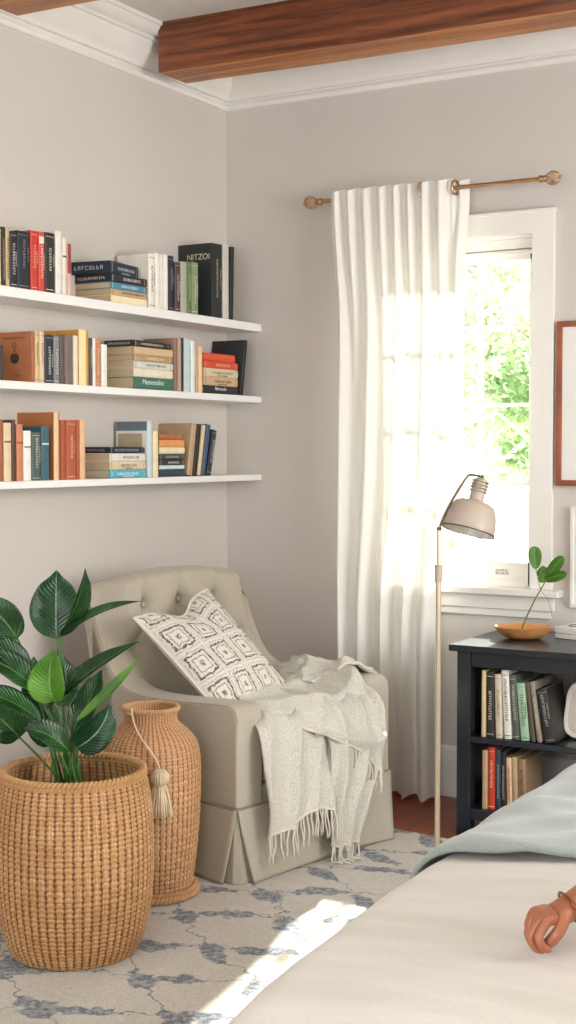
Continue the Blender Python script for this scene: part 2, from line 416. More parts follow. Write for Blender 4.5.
def make_book(t, h, d, col, acc, style, seed=0):
    """thickness along x (centred), spine at y=0 facing +y, fore edge at y=-d, foot at z=0"""
    c = .0022 if t > .012 else .0015; rnd = random.Random(seed*7+1)
    b = MB(); n = 7
    bulge = min(.004, t*.18)
    # cover: U section with a gently rounded spine
    outer = [(-t/2, -d)]+[(-t/2*math.cos(PI*k/n), -bulge+bulge*math.sin(PI*k/n)) for k in range(n+1)]+[(t/2, -d)]
    ti = t/2-c
    inner = [(ti, -d)]+[(ti*math.cos(PI*k/n), -bulge-c+bulge*.8*math.sin(PI*k/n)) for k in range(n+1)]+[(-ti, -d)]
    ring = outer+inner
    b.prism(ring, 'z', 0, h)
    # joint groove lines on the two boards
    root = b.build('book', cover_mat(col), smooth='auto')
    if style == 'textcap':
        style = 'text'; q = MB(); q.box(-t/2, t/2, -d+.001, -bulge, -.0006, .002); q.build('end_board', cover_mat(col), root)
        u = MB(); glyphs(u, 0, d*.75, 0, -t*.16, t*.16, rnd, step=t*.34); q = MB(); q.v = [(z, -d*.88+x, -.0008+y) for x, y, z in u.v]; q.f = u.f; q.mi = u.mi; q.build('end_lettering', ink_mat(acc), root)
    p = MB(); p.box(-ti+.0003, ti-.0003, -d+.004, -bulge-c-.001, .003, h-.004)
    p.build('pages', M_PAPER, root)
    def sp(name, mat, x0, x1, z0, z1, y=.0006):   # a strip on the spine
        q = MB(); P = []
        for k in range(5):
            x = x0+(x1-x0)*k/4; yy = -bulge+bulge*math.sqrt(max(0, 1-(x/(t/2))**2))
            P.append([(x, yy+y, z0), (x, yy+y, z1)])
        q.grid(P); q.grid([[(a[0], a[1]-.0016, a[2]) for a in r] for r in P], flip=True)
        return q.build(name, mat, root)
    if style in ('text', 'label', 'big', 'word', 'word2') and acc:
        im = ink_mat(acc)
        g = MB(); gh = min(t*.36, .0105); rr = random.Random(seed)
        # lettering runs along the spine: build in local XZ then turn
        L = h*rnd.uniform(.4, .72); z0 = (h-L)/2+rnd.uniform(-.01, .02)
        q = MB(); glyphs(q, 0, L, 0, -gh/2, gh/2, rr, step=gh*.85)
        for (x, y, z) in q.v:
            g.v.append((z, -y+.0002, z0+L-x))
        g.f = q.f; g.mi = q.mi
        if t > .03 and style != 'word':
            q = MB(); glyphs(q, 0, L*.5, 0, -gh*.25, gh*.25, rr, step=gh*.45)
            o0 = len(g.v)
            g.v += [(z-t*.33, -y-.0004, z0+L*.75-x) for (x, y, z) in q.v]; g.f = g.f+[tuple(i+o0 for i in f) for f in q.f]; g.mi = g.mi+q.mi
        if style != 'word': g.build('spine_lettering', im, root)
    if style == 'text' and acc and t > .02:
        sp('spine_band', ink_mat(acc), -t*.42, t*.42, h*.045, h*.055); sp('spine_band', ink_mat(acc), -t*.42, t*.42, h*.93, h*.937)
    if style == 'label': sp('spine_label', ink_mat(acc), -t*.4, t*.4, h*.8, h*.92)
    if style == 'dash': sp('spine_mark', ink_mat(acc), -t*.45, t*.45, h*.66, h*.69)
    if style == 'half':
        sp('spine_panel', ink_mat(acc), -t*.48, t*.48, h*.42, h*.985)
    if style == 'edge': sp('spine_strip', ink_mat(acc), -t*.15, t*.49, h*.0, h*.998)
    if style == 'panel':   # framed cover panel on the board that faces the camera (+x side)
        q = MB(); q.box(t/2-.0003, t/2+.0006, -d*.97, -d*.04, h*.03, h*.82); q.build('cover_border', ink_mat(acc), root)
        q = MB(); q.box(t/2+.0002, t/2+.0011, -d*.93, -d*.18, h*.06, h*.78); q.build('cover_panel', ink_mat('b8a489'), root)
        q = MB(); q.box(t/2-.0003, t/2+.0009, -d*.99, -d*.04, h*.83, h*.99); q.build('cover_band', ink_mat('6a747c'), root)
    if style == 'fruit':
        im = ink_mat(acc); q = MB(); cy, cz = -d*.5, h*.48
        P = []
        for k in range(28):
            a = 2*PI*k/28; r = .021*(1+.10*math.cos(2*a))*(1-.14*max(0, math.cos(a-PI/2))**8)
            P.append((t/2+.0006, cy+r*.85*math.cos(a), cz+r*math.sin(a)))
        q.add(P, [tuple(range(28))]); q.tube([(t/2+.0004, cy, cz+.02), (t/2+.0004, cy+.003, cz+.034)], .0012, 5)
        for s in (-1, 1): q.tube([(t/2+.0004, cy+s*.002, cz+.036), (t/2+.0004, cy+s*.009, cz+.045), (t/2+.0004, cy+s*.003, cz+.053)], .0012, 5)
        q.build('cover_emblem', im, root, solid=0)
        q = MB()
        u = MB(); glyphs(u, 0, d*.62, 0, 0, .006, rnd, step=.0065)
        q.v = [(t/2-y+.0003, -d*.81+x, h*.86+z) for x, y, z in u.v]; q.f = u.f; q.mi = u.mi
        q.build('cover_lettering', im, root); q = MB()
        u = MB(); glyphs(u, 0, d*.2, 0, 0, .005, rnd, step=.006)
        o0 = len(q.v); q.v += [(t/2-y+.0003, -d*.5+x, h*.12+z) for x, y, z in u.v]; q.f = q.f+[tuple(i+o0 for i in f) for f in u.f]; q.mi = q.mi+u.mi
        q.build('cover_lettering', im, root)
    if style == 'big':
        im = ink_mat(acc)
        # camera-side board is +x; text reads towards the spine
        M = Matrix(((0, 0, 1, t/2+.0004), (1, 0, 0, -d*.38), (0, 1, 0, h*.82), (0, 0, 0, 1)))
        link_mesh('cover_lettering', textmesh('NITZOI', .034, M), im, root)
    if style in ('word', 'word2'):
        # readable word on the spine, running along the spine
        txt = {'word': 'Memoradinc', 'word2': 'Nirreoods'}[style]
        M = Matrix(((0, -1, 0, 0.002), (0, 0, 1, .0008), (-1, 0, 0, h*.5), (0, 0, 0, 1)))
        # flat books are turned so that local -x is up; keep the word upright there
        M = Matrix(((0, 1, 0, .004), (0, 0, 1, .0008), (1, 0, 0, h*.48), (0, 0, 0, 1)))
        for c_ in list(root.children):
            if c_.name.startswith('spine_lettering'): bpy.data.objects.remove(c_)
        link_mesh('spine_lettering', textmesh(txt, t*.62, M), ink_mat(acc), root)
    return root

def basis(x, y, z, loc):
    return Matrix(((x[0], y[0], z[0], loc[0]), (x[1], y[1], z[1], loc[1]), (x[2], y[2], z[2], loc[2]), (0, 0, 0, 1)))

UPRIGHT = [
    ('top', -1.645, 0.0208, 0.185, 0.13, 'd9c9a6', '6b5a3c', 'text', 0, 'beige paperback cut off by the left edge on the top shelf'),
    ('top', -1.6225, 0.0178, 0.194, 0.14, '2a211c', 'c9b58c', 'text', 0, 'narrow dark brown book second from the left end of the top shelf'),
    ('top', -1.6025, 0.0178, 0.194, 0.13, 'c9b083', '3a2c20', 'text', 0, 'tan book with dark spine lettering left of the black hardbacks on the top shelf'),
    ('top', -1.573, 0.0348, 0.185, 0.15, '1c1d20', 'd8d4c8', 'text', 0, 'black book with bold white spine lettering just right of the tan one, top shelf'),
    ('top', -1.522, 0.0608, 0.193, 0.15, '1b212a', '8f959c', 'text', 0, 'thick navy black hardback directly left of the red book'),
    ('top', -1.4675, 0.0378, 0.202, 0.15, 'c8382c', 'e8c0a0', 'text', 0, 'bright red book with gold lettering, left of the red pair, top shelf'),
    ('top', -1.43, 0.0308, 0.204, 0.15, 'd1493a', 'f0e0d0', 'label', 0, 'red book with a pale top label, right of the red pair, top shelf'),
    ('top', -1.386, 0.0508, 0.206, 0.15, '28221e', 'e8e2d4', 'text', 0, 'black book with white spine lettering directly right of the red pair'),
    ('top', -1.339, 0.0328, 0.218, 0.15, 'e9e4d8', None, 'plain', 0, 'plain white book right of the black ones on the top shelf'),
    ('top', -1.307, 0.0228, 0.199, 0.13, 'e3ddd0', '4a443c', 'dash', 0, 'white book with a small dark dash near the top of its spine'),
    ('top', -1.281, 0.0188, 0.185, 0.12, 'e3b8a8', '9c2f30', 'half', 0, "thin pink and dark red book at the right end of the top shelf's left row"),
    ('top', -0.7865, 0.0418, 0.206, 0.15, 'ece6da', '3c2e28', 'text', 0, "white book with dark spine lettering touching the top shelf's flat stack"),
    ('top', -0.749, 0.0248, 0.213, 0.15, 'efeae0', None, 'plain', 0, 'blank off white book, first of three right of the lettered white spine, top shelf'),
    ('top', -0.721, 0.0228, 0.21, 0.14, 'e4e0d4', None, 'plain', 0, 'blank pale book in the middle of the three blank spines on the top shelf'),
    ('top', -0.6935, 0.0258, 0.214, 0.14, 'f0ede6', None, 'plain', 0, 'blank white book touching the black patterned one on the top shelf'),
    ('top', -0.6575, 0.0358, 0.214, 0.14, '22252b', '9a9ea0', 'text', 0, 'black book with grey spine lettering left of the dark plum one, top shelf'),
    ('top', -0.619, 0.0348, 0.193, 0.07, '4e3a3e', 'e8c8c0', 'text', 0, 'dark plum book with pink spotted spine on the top shelf'),
    ('top', -0.576, 0.0428, 0.2, 0.07, 'a9ad97', None, 'plain', 0, 'sage grey blank book between the plum and green ones, top shelf'),
    ('top', -0.5375, 0.0258, 0.205, 0.07, '5f7444', 'c7cf9f', 'text', 0, 'moss green book before the big black volume, top shelf'),
    ('top', -0.4975, 0.0458, 0.207, 0.07, '83916c', 'e6e8cf', 'text', 0, 'pale green lettered book touching the big black volume'),
    ('top', -0.3315, 0.0778, 0.302, 0.178, '23282a', 'd8cfa6', 'big', 0, 'big black hardback with pale capitals on cover and spine, tallest on the top shelf'),
    ('top', -0.263, 0.0448, 0.307, 0.13, 'cfcac0', None, 'plain', 0, 'light grey blank book right of the big black hardback'),
    ('top', -0.2205, 0.0258, 0.304, 0.13, '1e2023', None, 'plain', 2, 'thin black book at the right end of the top shelf'),
    ('mid', -1.641, 0.0288, 0.116, 0.12, '3b342e', None, 'plain', 0, 'dark brown book at the left edge of the middle shelf'),
    ('mid', -1.4785, 0.0158, 0.173, 0.155, 'a5643d', '3a1c14', 'fruit', 0, 'russet brown book with a dark apple printed on its cover'),
    ('mid', -1.457, 0.0208, 0.173, 0.13, 'd8b78c', '4a3626', 'text', 0, 'tan book with dark speckled spine touching the apple cover book'),
    ('mid', -1.4315, 0.0238, 0.173, 0.13, 'dcc4a0', '6a4a34', 'text', 0, 'light tan book with brown lettering left of the black lettered one, middle shelf'),
    ('mid', -1.394, 0.0448, 0.167, 0.14, '20262c', 'dcdcd4', 'text', 0, 'black book with large white spine lettering on the middle shelf'),
    ('mid', -1.3535, 0.0298, 0.166, 0.13, '7f8284', 'e2e0da', 'text', 0, "grey book with white lettering in the middle shelf's left row"),
    ('mid', -1.3235, 0.0238, 0.17, 0.13, '5b5049', None, 'plain', 0, 'taupe brown blank book, darker of the two before the cream spine, middle shelf'),
    ('mid', -1.2865, 0.0438, 0.173, 0.13, '75675e', None, 'plain', 0, 'greyish brown thick blank book left of the cream spine, middle shelf'),
    ('mid', -1.248, 0.0248, 0.174, 0.13, 'e6d9c2', None, 'plain', 0, 'cream book directly left of the ochre yellow one'),
    ('mid', -1.203, 0.0568, 0.198, 0.165, 'cf9a42', 'f0dca8', 'edge', 0, "tall ochre yellow book, highest in the middle shelf's left row"),
    ('mid', -1.163, 0.0148, 0.172, 0.12, '45504a', 'c8c8b8', 'text', 0, 'thin dark green book right of the ochre yellow one'),
    ('mid', -1.1445, 0.0158, 0.172, 0.12, 'ece8dd', None, 'plain', 0, 'thin white book between the dark green and orange ones, middle shelf'),
    ('mid', -1.12, 0.0268, 0.173, 0.12, 'c98457', 'f0d8b8', 'text', 0, "orange tan book near the right end of the middle shelf's left row"),
    ('mid', -1.084, 0.0328, 0.154, 0.12, 'efebe1', None, 'plain', 0, "short white book at the right end of the middle shelf's left row"),
    ('mid', -0.6285, 0.0218, 0.209, 0.15, '8a6f5c', None, 'plain', 0, "brown book touching the right side of the middle shelf's large stack"),
    ('mid', -0.602, 0.0228, 0.21, 0.15, 'b59a80', None, 'plain', 0, 'tan brown blank book left of the thin black one, middle shelf'),
    ('mid', -0.581, 0.0108, 0.213, 0.15, '24262a', None, 'plain', 0, 'very thin black book before the pale blue one, middle shelf'),
    ('mid', -0.549, 0.0448, 0.211, 0.14, 'bfd2d0', None, 'plain', 0, "pale blue book in the middle shelf's upright group"),
    ('mid', -0.508, 0.0288, 0.206, 0.14, 'e4e8e4', None, 'plain', 0, 'bluish white book right of the pale blue one'),
    ('mid', -0.48, 0.0188, 0.191, 0.13, 'c3a285', None, 'plain', 0, 'thin light brown book before the peach one, middle shelf'),
    ('mid', -0.4535, 0.0278, 0.187, 0.13, 'ecc89b', None, 'plain', 0, 'peach coloured book touching the orange topped stack'),
    ('low', -1.6455, 0.0278, 0.206, 0.14, 'a25c38', None, 'plain', 0, 'rust brown book at the left edge of the bottom shelf'),
    ('low', -1.61, 0.0368, 0.195, 0.13, 'e0c9a4', '6a4a30', 'dash', 0, "cream book with brown spine mark near the bottom shelf's left end"),
    ('low', -1.5805, 0.0178, 0.206, 0.14, '553626', None, 'plain', 0, 'dark brown book second before the salmon pink one, bottom shelf'),
    ('low', -1.5495, 0.0318, 0.191, 0.13, 'cd7f5c', '7a3c28', 'dash', 0, 'salmon book with a dark ring mark across its spine'),
    ('low', -1.511, 0.0388, 0.17, 0.12, 'eeebe2', '6c6a66', 'dash', 0, 'white book with grey marks between the salmon and grey green ones'),
    ('low', -1.465, 0.0468, 0.165, 0.1, '4d5a55', 'dcdcc8', 'text', 0, 'grey green book with pale script on its spine'),
    ('low', -1.417, 0.0408, 0.186, 0.1, '35626c', 'd8e0e0', 'dash', 0, 'teal book with a small white mark, tallest of the small ones before the caramel book'),
    ('low', -1.356, 0.0328, 0.236, 0.19, 'b9733f', 'e4c39a', 'edge', 0, 'large caramel brown book standing tall behind the teal and white ones'),
    ('low', -1.32, 0.0268, 0.21, 0.15, 'a8502f', None, 'plain', 0, 'rust red thick book, left of the two lined rust ones, bottom shelf'),
    ('low', -1.277, 0.0528, 0.21, 0.15, 'b25634', 'e8c8a8', 'text', 0, 'rust red book with pale lines of lettering on the bottom shelf'),
    ('low', -1.2395, 0.0158, 0.211, 0.15, 'a8552e', None, 'plain', 0, "thin rust book touching the peach spine at the row's right end"),
    ('low', -1.2135, 0.0298, 0.212, 0.14, 'e3b58c', None, 'plain', 0, "peach book at the right end of the bottom shelf's left row"),
    ('low', -0.803, 0.0308, 0.216, 0.155, 'c3d6d8', 'e9ece8', 'panel', 0, 'pale blue book with a framed beige cover panel, behind the turquoise based stack'),
    ('low', -0.7655, 0.0338, 0.178, 0.13, 'ecd9ae', None, 'plain', 0, 'cream yellow book touching the small stack with orange top, bottom shelf'),
    ('low', -0.534, 0.0348, 0.209, 0.17, 'b79c78', None, 'plain', 10, 'leaning tan book with broad cover, first of the slanted group on the bottom shelf'),
    ('low', -0.4965, 0.0258, 0.208, 0.15, '26221f', None, 'plain', 10, 'leaning black blank book second in the slanted group, bottom shelf'),
    ('low', -0.468, 0.0228, 0.206, 0.15, 'e0c69e', None, 'plain', 11, 'leaning pale peach book third in the slanted group, bottom shelf'),
    ('low', -0.4365, 0.0278, 0.209, 0.14, '41566e', None, 'plain', 12, 'leaning slate blue book, bluest of the slanted group on the bottom shelf'),
    ('low', -0.395, 0.0328, 0.187, 0.14, '252a31', 'c8ccd0', 'text', 14, 'leaning black lettered book at the right end of the bottom shelf'),
]

STACKS = [
    ('top', -1.045, -0.822, 0.175, [
        (0.029, 'efe0b4', None, 'plain', 0, 0, "cream yellow book at the bottom of the top shelf's flat stack"),
        (0.022, 'c9a67c', '5a4030', 'text', 0, 0.004, "tan book second from the bottom of the top shelf's flat stack"),
        (0.025, '4f8ba5', 'd8e4ea', 'text', 0, 0.002, "blue book in the middle of the top shelf's flat stack"),
        (0.03, '23272e', 'e0d6c4', 'textcap', 0, 0.0, 'dark book with a row of pale letters under the turned navy hardback, top shelf'),
        (0.047, '1f2a38', 'b8c4cc', 'textcap', 8, 0.01, "navy hardback lying slightly turned on top of the top shelf's flat stack"),
    ]),   # measured base z 1.936
    ('mid', -0.907, -0.648, 0.135, [
        (0.046, '3f6f5c', 'dfe8dc', 'word', 0, 0, "green book at the bottom of the middle shelf's large stack"),
        (0.033, 'e6dcc4', '8a7a60', 'plain', 0, 0.004, "cream book second from the bottom of the middle shelf's large stack"),
        (0.027, 'd9d8cc', '6a6a60', 'text', 0, 0.002, "off white lettered book third from the bottom of the middle shelf's large stack"),
        (0.024, 'b79a74', 'e8dcc0', 'text', 0, 0.006, "brown lined book third from the top of the middle shelf's large stack"),
        (0.03, 'd2b48c', '6a543c', 'plain', 0, 0.003, "tan book directly under the black one in the middle shelf's large stack"),
        (0.024, '25241f', 'cfc7b4', 'textcap', 3, 0.0, "black book on top of the middle shelf's large stack"),
    ]),   # measured base z 1.633
    ('mid', -0.434, -0.174, 0.13, [
        (0.033, '25292c', 'dcdcd8', 'word2', 0, 0, 'black book with white letters at the bottom of the orange topped stack'),
        (0.036, 'cfae88', '7c6248', 'text', 0, 0.002, 'tan book second from the bottom of the orange topped stack'),
        (0.035, 'd6cba8', '8a7c5c', 'text', 0, 0.0, 'beige book in the middle of the orange topped stack'),
        (0.03, 'd4502f', 'f0b090', 'text', 0, 0.0, 'orange red book second from the top, right shelf end stack'),
        (0.032, 'dc5a34', None, 'plain', 0, 0.02, "smaller orange book on top of the stack at the middle shelf's right end"),
    ]),   # measured base z 1.639
    ('low', -1.057, -0.83, 0.14, [
        (0.031, '5aaabd', 'd8eef0', 'text', 0, 0, 'turquoise book at the bottom of a flat stack on the bottom shelf'),
        (0.031, 'dcc9a8', '8a7458', 'text', 0, 0.006, 'tan lettered thick book directly on the turquoise one'),
        (0.03, 'e4e0d6', '8a8880', 'text', 0, 0.008, "white lined book directly under the black one, bottom shelf's left stack"),
        (0.024, '23252a', '9aa0a6', 'textcap', 0, 0.01, 'black glossy book on top of the turquoise based stack'),
    ]),   # measured base z 1.299
    ('low', -0.744, -0.572, 0.13, [
        (0.029, '2f3c4c', 'b8c0c8', 'plain', 0, 0, 'navy book at the bottom of the small stack with orange top'),
        (0.016, 'c9dbe0', '6a7880', 'plain', 0, 0.002, 'thin pale blue book second from the bottom of the small stack with orange top'),
        (0.021, '262a2c', 'e6e2d2', 'text', 0, 0.0, 'black book with white letters in the middle of the small stack, bottom shelf'),
        (0.023, '3c4642', 'b8b8a8', 'text', 0, 0.002, 'dark green book directly under the cream one in the small stack, bottom shelf'),
        (0.027, 'ead9b0', None, 'plain', 0, 0.0, 'cream book under the orange one in the small stack, bottom shelf'),
        (0.029, 'de9a5c', None, 'plain', 0, 0.002, 'orange book second from the top of the small stack, bottom shelf'),
        (0.022, 'b06a44', None, 'plain', 0, 0.018, 'small rust book on top of the small stack, bottom shelf'),
    ]),   # measured base z 1.307
]

seed = 0
GRP = {'top': 'books standing on the top wall shelf', 'mid': 'books standing on the middle wall shelf', 'low': 'books standing on the bottom wall shelf'}
for (s, yc, th, h, d, c, a, st, lean, lab) in UPRIGHT:
    seed += 1
    bk = make_book(th, h, d, c, a, st, seed)
    xf = .168 if d > .08 else .172
    th_ = math.radians(lean)
    # local x -> -Y, local y -> +X, local z -> Z ; lean turns the head towards +Y
    if lean:
        z = Vector((0, math.sin(th_), math.cos(th_))); x = Vector((0, -math.cos(th_), math.sin(th_)))
        # stands on its lower edge (the +Y side of the foot)
        loc = Vector((xf, yc, SHZ[s]+th/2*math.sin(th_)+.0006))
    else:
        z = Vector((0, 0, 1)); x = Vector((0, -1, 0)); loc = Vector((xf, yc, SHZ[s]+.0005))
    bk.matrix_world = basis(x, Vector((1, 0, 0)), z, loc)
    tag(bk, lab, 'book', GRP[s])
for (s, ya, yb, d, layers) in STACKS:
    z = SHZ[s]+.0005
    for (th, c, a, st, rot, ins, lab) in layers:
        seed += 1
        L = abs(yb-ya)-ins
        bk = make_book(th-.0006, L, d, c, a, st, seed)
        r = math.radians(rot)
        yv = Vector((math.cos(r), math.sin(r), 0)); zv = Vector((-math.sin(r), math.cos(r), 0))
        loc = Vector((.168-ins*.3-(L*0 if not rot else 0), ya+ins*.3, z+th/2))
        bk.matrix_world = basis(Vector((0, 0, 1)), yv, zv, loc)
        tag(bk, lab, 'book', 'books lying in stacks on the wall shelves'); z += th
# big black album leaning at the right end of the middle shelf
bk = make_book(.022, .235, .165, '1f2124', 'c8c8c4', 'plain', 99); r = math.radians(9)
bk.matrix_world = basis(Vector((0, -math.cos(r), math.sin(r))), Vector((1, 0, 0)), Vector((0, math.sin(r), math.cos(r))), Vector((.17, -.145, 1.631+.0025)))
tag(bk, 'large black album tilted behind the orange topped stack on the middle shelf', 'book', GRP['mid'])

# ------------------------------------------------------------------ bookcase
M_NAVY = plain('bookcase_navy_paint', '20262d', .27, var=.08, scale=12, bumpk=.05)
bc = thing('bookcase', 'low blackish navy open bookcase under the window, holding two shelves of books', 'bookcase', (1.315, -.03, 0))
BW, BD, BH = .98, .50, .70   # X 1.30..2.28, Y -.03..-.53
def bpart(name, *bx, bevel=.003, mat=None):
    b = MB()
    for q in bx: b.box(*q)
    return b.build(name, mat or M_NAVY, bc, bevel=bevel)
bpart('top', (-.012, BW+.012, -BD-.022, .0, BH-.024, BH))
P = .052
for (x, y) in ((.012, -BD), (BW-P-.012, -BD), (.012, -.06), (BW-P-.012, -.06)):
    bpart('leg', (x, x+P, y, y+P, 0, BH-.0245))
bpart('apron', (.012+P, BW-P-.012, -BD+.006, -BD+.026, BH-.080, BH-.0245))
bpart('apron', (.012+P, BW-P-.012, -.03, -.012, BH-.080, BH-.0245))
bpart('side_panel', (.02, .036, -BD+P, -.06, .06, BH-.025)); bpart('side_panel', (BW-.036, BW-.02, -BD+P, -.06, .06, BH-.025))
bpart('shelf', (.036, BW-.036, -BD+.008, -.012, .345, .367)); bpart('shelf', (.036, BW-.036, -BD+.008, -.012, .062, .105))

# books in the bookcase: x left, thickness, height, lean (deg, head to the left), depth, colours
BCB = [
 (.367, 1.4305, .0185, .240, 0, .17, 'd9bf96', None, 'plain', 'tall cream book at the left end of the bookcase upper shelf'),
 (.367, 1.4625, .034, .236, 0.6, .17, '2c2520', 'd8cbb4', 'text', 'black book with pale spine lettering second from the left on the bookcase upper shelf'),
 (.367, 1.5020, .029, .230, 2.2, .17, 'd0c2ac', '8a6c54', 'text', 'beige book third from the left on the bookcase upper shelf'),
 (.367, 1.5385, .031, .246, 4.5, .17, 'e6e2d8', '24221f', 'text', 'white book with heavy black spine lettering on the bookcase upper shelf'),
 (.367, 1.5790, .028, .232, 6, .18, '55584f', 'c8c6b6', 'text', 'grey green speckled book between the white and mint ones in the bookcase'),
 (.367, 1.6205, .036, .205, 7.5, .17, '9fc0a2', '34483c', 'text', 'mint green book in the middle of the bookcase upper row'),
 (.367, 1.6540, .018, .212, 9.5, .19, '5c4c40', None, 'plain', 'thin brown book right of the mint green one in the bookcase'),
 (.367, 1.6800, .020, .215, 11.5, .18, '8b8272', 'dcd4c0', 'text', 'taupe slanted book second from the right end of the bookcase upper row'),
 (.367, 1.7200, .045, .190, 15, .17, '25221f', 'b0a898', 'text', 'black book with grey lettering slanting most, at the right end of the bookcase upper row'),
 (.105, 1.4380, .024, .213, 0, .17, 'bfa27c', None, 'plain', 'tan book at the left end of the bookcase lower shelf'),
 (.105, 1.4695, .031, .226, 0, .18, 'c23e22', 'efd2b0', 'text', 'orange red book with pale lettering on the bookcase lower shelf'),
 (.105, 1.5035, .022, .220, 1, .18, '2b3f4c', '9cb0b8', 'text', 'dark blue book right of the orange red one, bookcase lower shelf'),
 (.105, 1.5285, .021, .213, 1, .17, '1e2022', 'c0beb4', 'text', 'black book between the dark blue and peach ones, bookcase lower shelf'),
 (.105, 1.5540, .022, .196, 2, .19, 'e0b99a', '8c3c2c', 'text', 'peach book with reddish lettering on the bookcase lower shelf'),
 (.105, 1.5840, .024, .200, 2, .14, 'b79a74', None, 'plain', 'tan book right of the peach one, bookcase lower shelf'),
 (.105, 1.6200, .032, .195, 3, .17, '94785a', '4a3428', 'text', 'brown book at the right end of the bookcase lower shelf row'),
]
prev = None
for (z0, x, th, h, lean, d, c, a, st, lab) in BCB:
    seed += 1; th *= .88; lean *= .72
    bk = make_book(th, h, d, c, a, st, seed); r = math.radians(lean)
    # local y -> -Y (spine out), z up leaning towards -X, local x = y cross z; it rests on its lower left edge
    zv = Vector((-math.sin(r), 0, math.cos(r))); yv = Vector((0, -1, 0)); xv = yv.cross(zv)
    if prev is None or prev[0] != z0: xp = 1.412 if z0 > .2 else 1.416
    else:
        _, xj, tj, hj, rj = prev
        zc = min(h*math.cos(r), hj*math.cos(rj)+tj*math.sin(rj)) if r > rj else 0
        xp = xj+tj/math.cos(rj)+zc*(math.tan(r)-math.tan(rj))+.0012
    prev = (z0, xp, th, h, r)
    bk.matrix_world = basis(xv, yv, zv, Vector((xp+th/2*math.cos(r), -.505, z0+th/2*math.sin(r)+.0008)))
    tag(bk, lab, 'book', 'books standing in the dark bookcase')

# pale plaque with a scroll relief at the right of the books
M_PLAQUE = plain('plaque_stoneware', 'd8cfc0', .5, var=.04, scale=30)
b = MB(); n = 40; w2, h2 = .105, .105; prof = []
for k in range(n):
    a = 2*PI*k/n; ca, sa = math.cos(a), math.sin(a); e = 4.2
    rr_ = 1/((abs(ca)**e+abs(sa)**e)**(1/e)); prof.append((w2*rr_*ca*(1+.10*(-sa)), h2*rr_*sa))
rows = []
for (s, y) in ((.0001, .004), (.86, .004), (.90, .0), (.97, -.002), (1, .003), (1, .012), (.97, .016), (.0001, .016)):
    rows.append([(px*s, y, pz*s) for px, pz in prof])
b.grid(rows, closev=True)
pq = b.build('decorative_plate', M_PLAQUE, smooth='auto')
pq.matrix_world = Matrix.Translation((1.787, -.385, .368+.1065)) @ Matrix.Rotation(math.radians(-5), 4, 'X')
tag(pq, 'rounded square cream plate with a scroll relief leaning right of the slanted books', 'plate')
b = MB(); pts = []
for k in range(60):
    u = k/59*3*PI; pts.append((-.035+.022*math.sin(u)+.035*k/59, .001, .065-.13*k/59+.012*math.cos(u)))
b.tube(pts, .0022, 6)
pts = [(.02+.035*math.cos(a), .001, .035*math.sin(a)*1.4) for a in [2*PI*k/30 for k in range(30)]]
b.tube(pts, .002, 6, closed=True)
b.build('scroll_relief', plain('relief_glaze', 'b9ad9c', .5), pq, smooth=True)

# ------------------------------------------------------------------ wooden bowl, cutting, magazines
M_BOWL = wood_mat('bowl_wood', 'b06c38', 'd39a62', (5, 5, 12), .4, bumpk=.08)
b = MB(); prof = [(.0001, .006), (.045, .006), (.062, .012), (.082, .024), (.098, .038), (.102, .041), (.1035, .040), (.1, .034), (.086, .018), (.066, .005), (.045, 0), (.0001, 0)]
P = []
for r_, z_ in prof: P.append([(1.04*r_*math.cos(a), .92*r_*math.sin(a), z_*1.15) for a in [2*PI*k/56 for k in range(56)]])
b.grid(P, closev=True)
bw = b.build('wooden_bowl', M_BOWL, smooth='auto', loc=(1.484, -.275, .7005), rot=(0, 0, math.radians(28)))
tag(bw, 'shallow oval wooden bowl on the left of the bookcase top', 'bowl')

def leaf_mat(name, dark, light, vein, rough=.32, trans=.18):
    t = NT(name); uv = t.uv(); sep = t.n('ShaderNodeSeparateXYZ'); t.l(uv, sep.inputs[0])
    u = t.math('ABSOLUTE', t.math('SUBTRACT', sep.outputs[0], .5)); v = sep.outputs[1]
    rib = t.math('LESS_THAN', u, .014)
    ph = t.math('MULTIPLY', t.math('SUBTRACT', v, t.math('MULTIPLY', u, .55)), 15.0)
    st = t.math('SINE', t.math('MULTIPLY', ph, 2*PI))
    nz = t.noise(t.obj(), 14, 3)
    f = t.math('ADD', t.math('MULTIPLY', t.ramp(st, -.6, 1), .35), t.math('MULTIPLY', t.ramp(nz, .35, .7), .6))
    col = t.mix(f, lin(dark), lin(light)); col = t.mix(t.math('MULTIPLY', rib, .8), col, lin(vein))
    bp = t.bump(t.math('ADD', st, t.math('MULTIPLY', rib, 1.5)), .35, .003)
    return t.pbr(col, rough, 0, bp, trans=(trans, tuple(x*1.5 for x in lin(light))), spec=.5, coat=.15)
M_LEAF = leaf_mat('leaf_deep_green', '15341a', '2d6628', '7fa35c', .25)
M_LEAF2 = leaf_mat('leaf_fresh_green', '3f7a1e', '78b03a', 'b4cf7a')
M_LEAF3 = leaf_mat('leaf_bluish_green', '15351f', '33693f', 'a4c0a4', .22)
M_LEAF4 = leaf_mat('cutting_leaf', '3f7420', '6a9c35', 'a4c878', .4, .2)
M_STEM = plain('plant_stem', '3e6a2c', .45, var=.2, scale=30)
M_STEMB = plain('cutting_stem', '6a7040', .5, var=.2, scale=40)

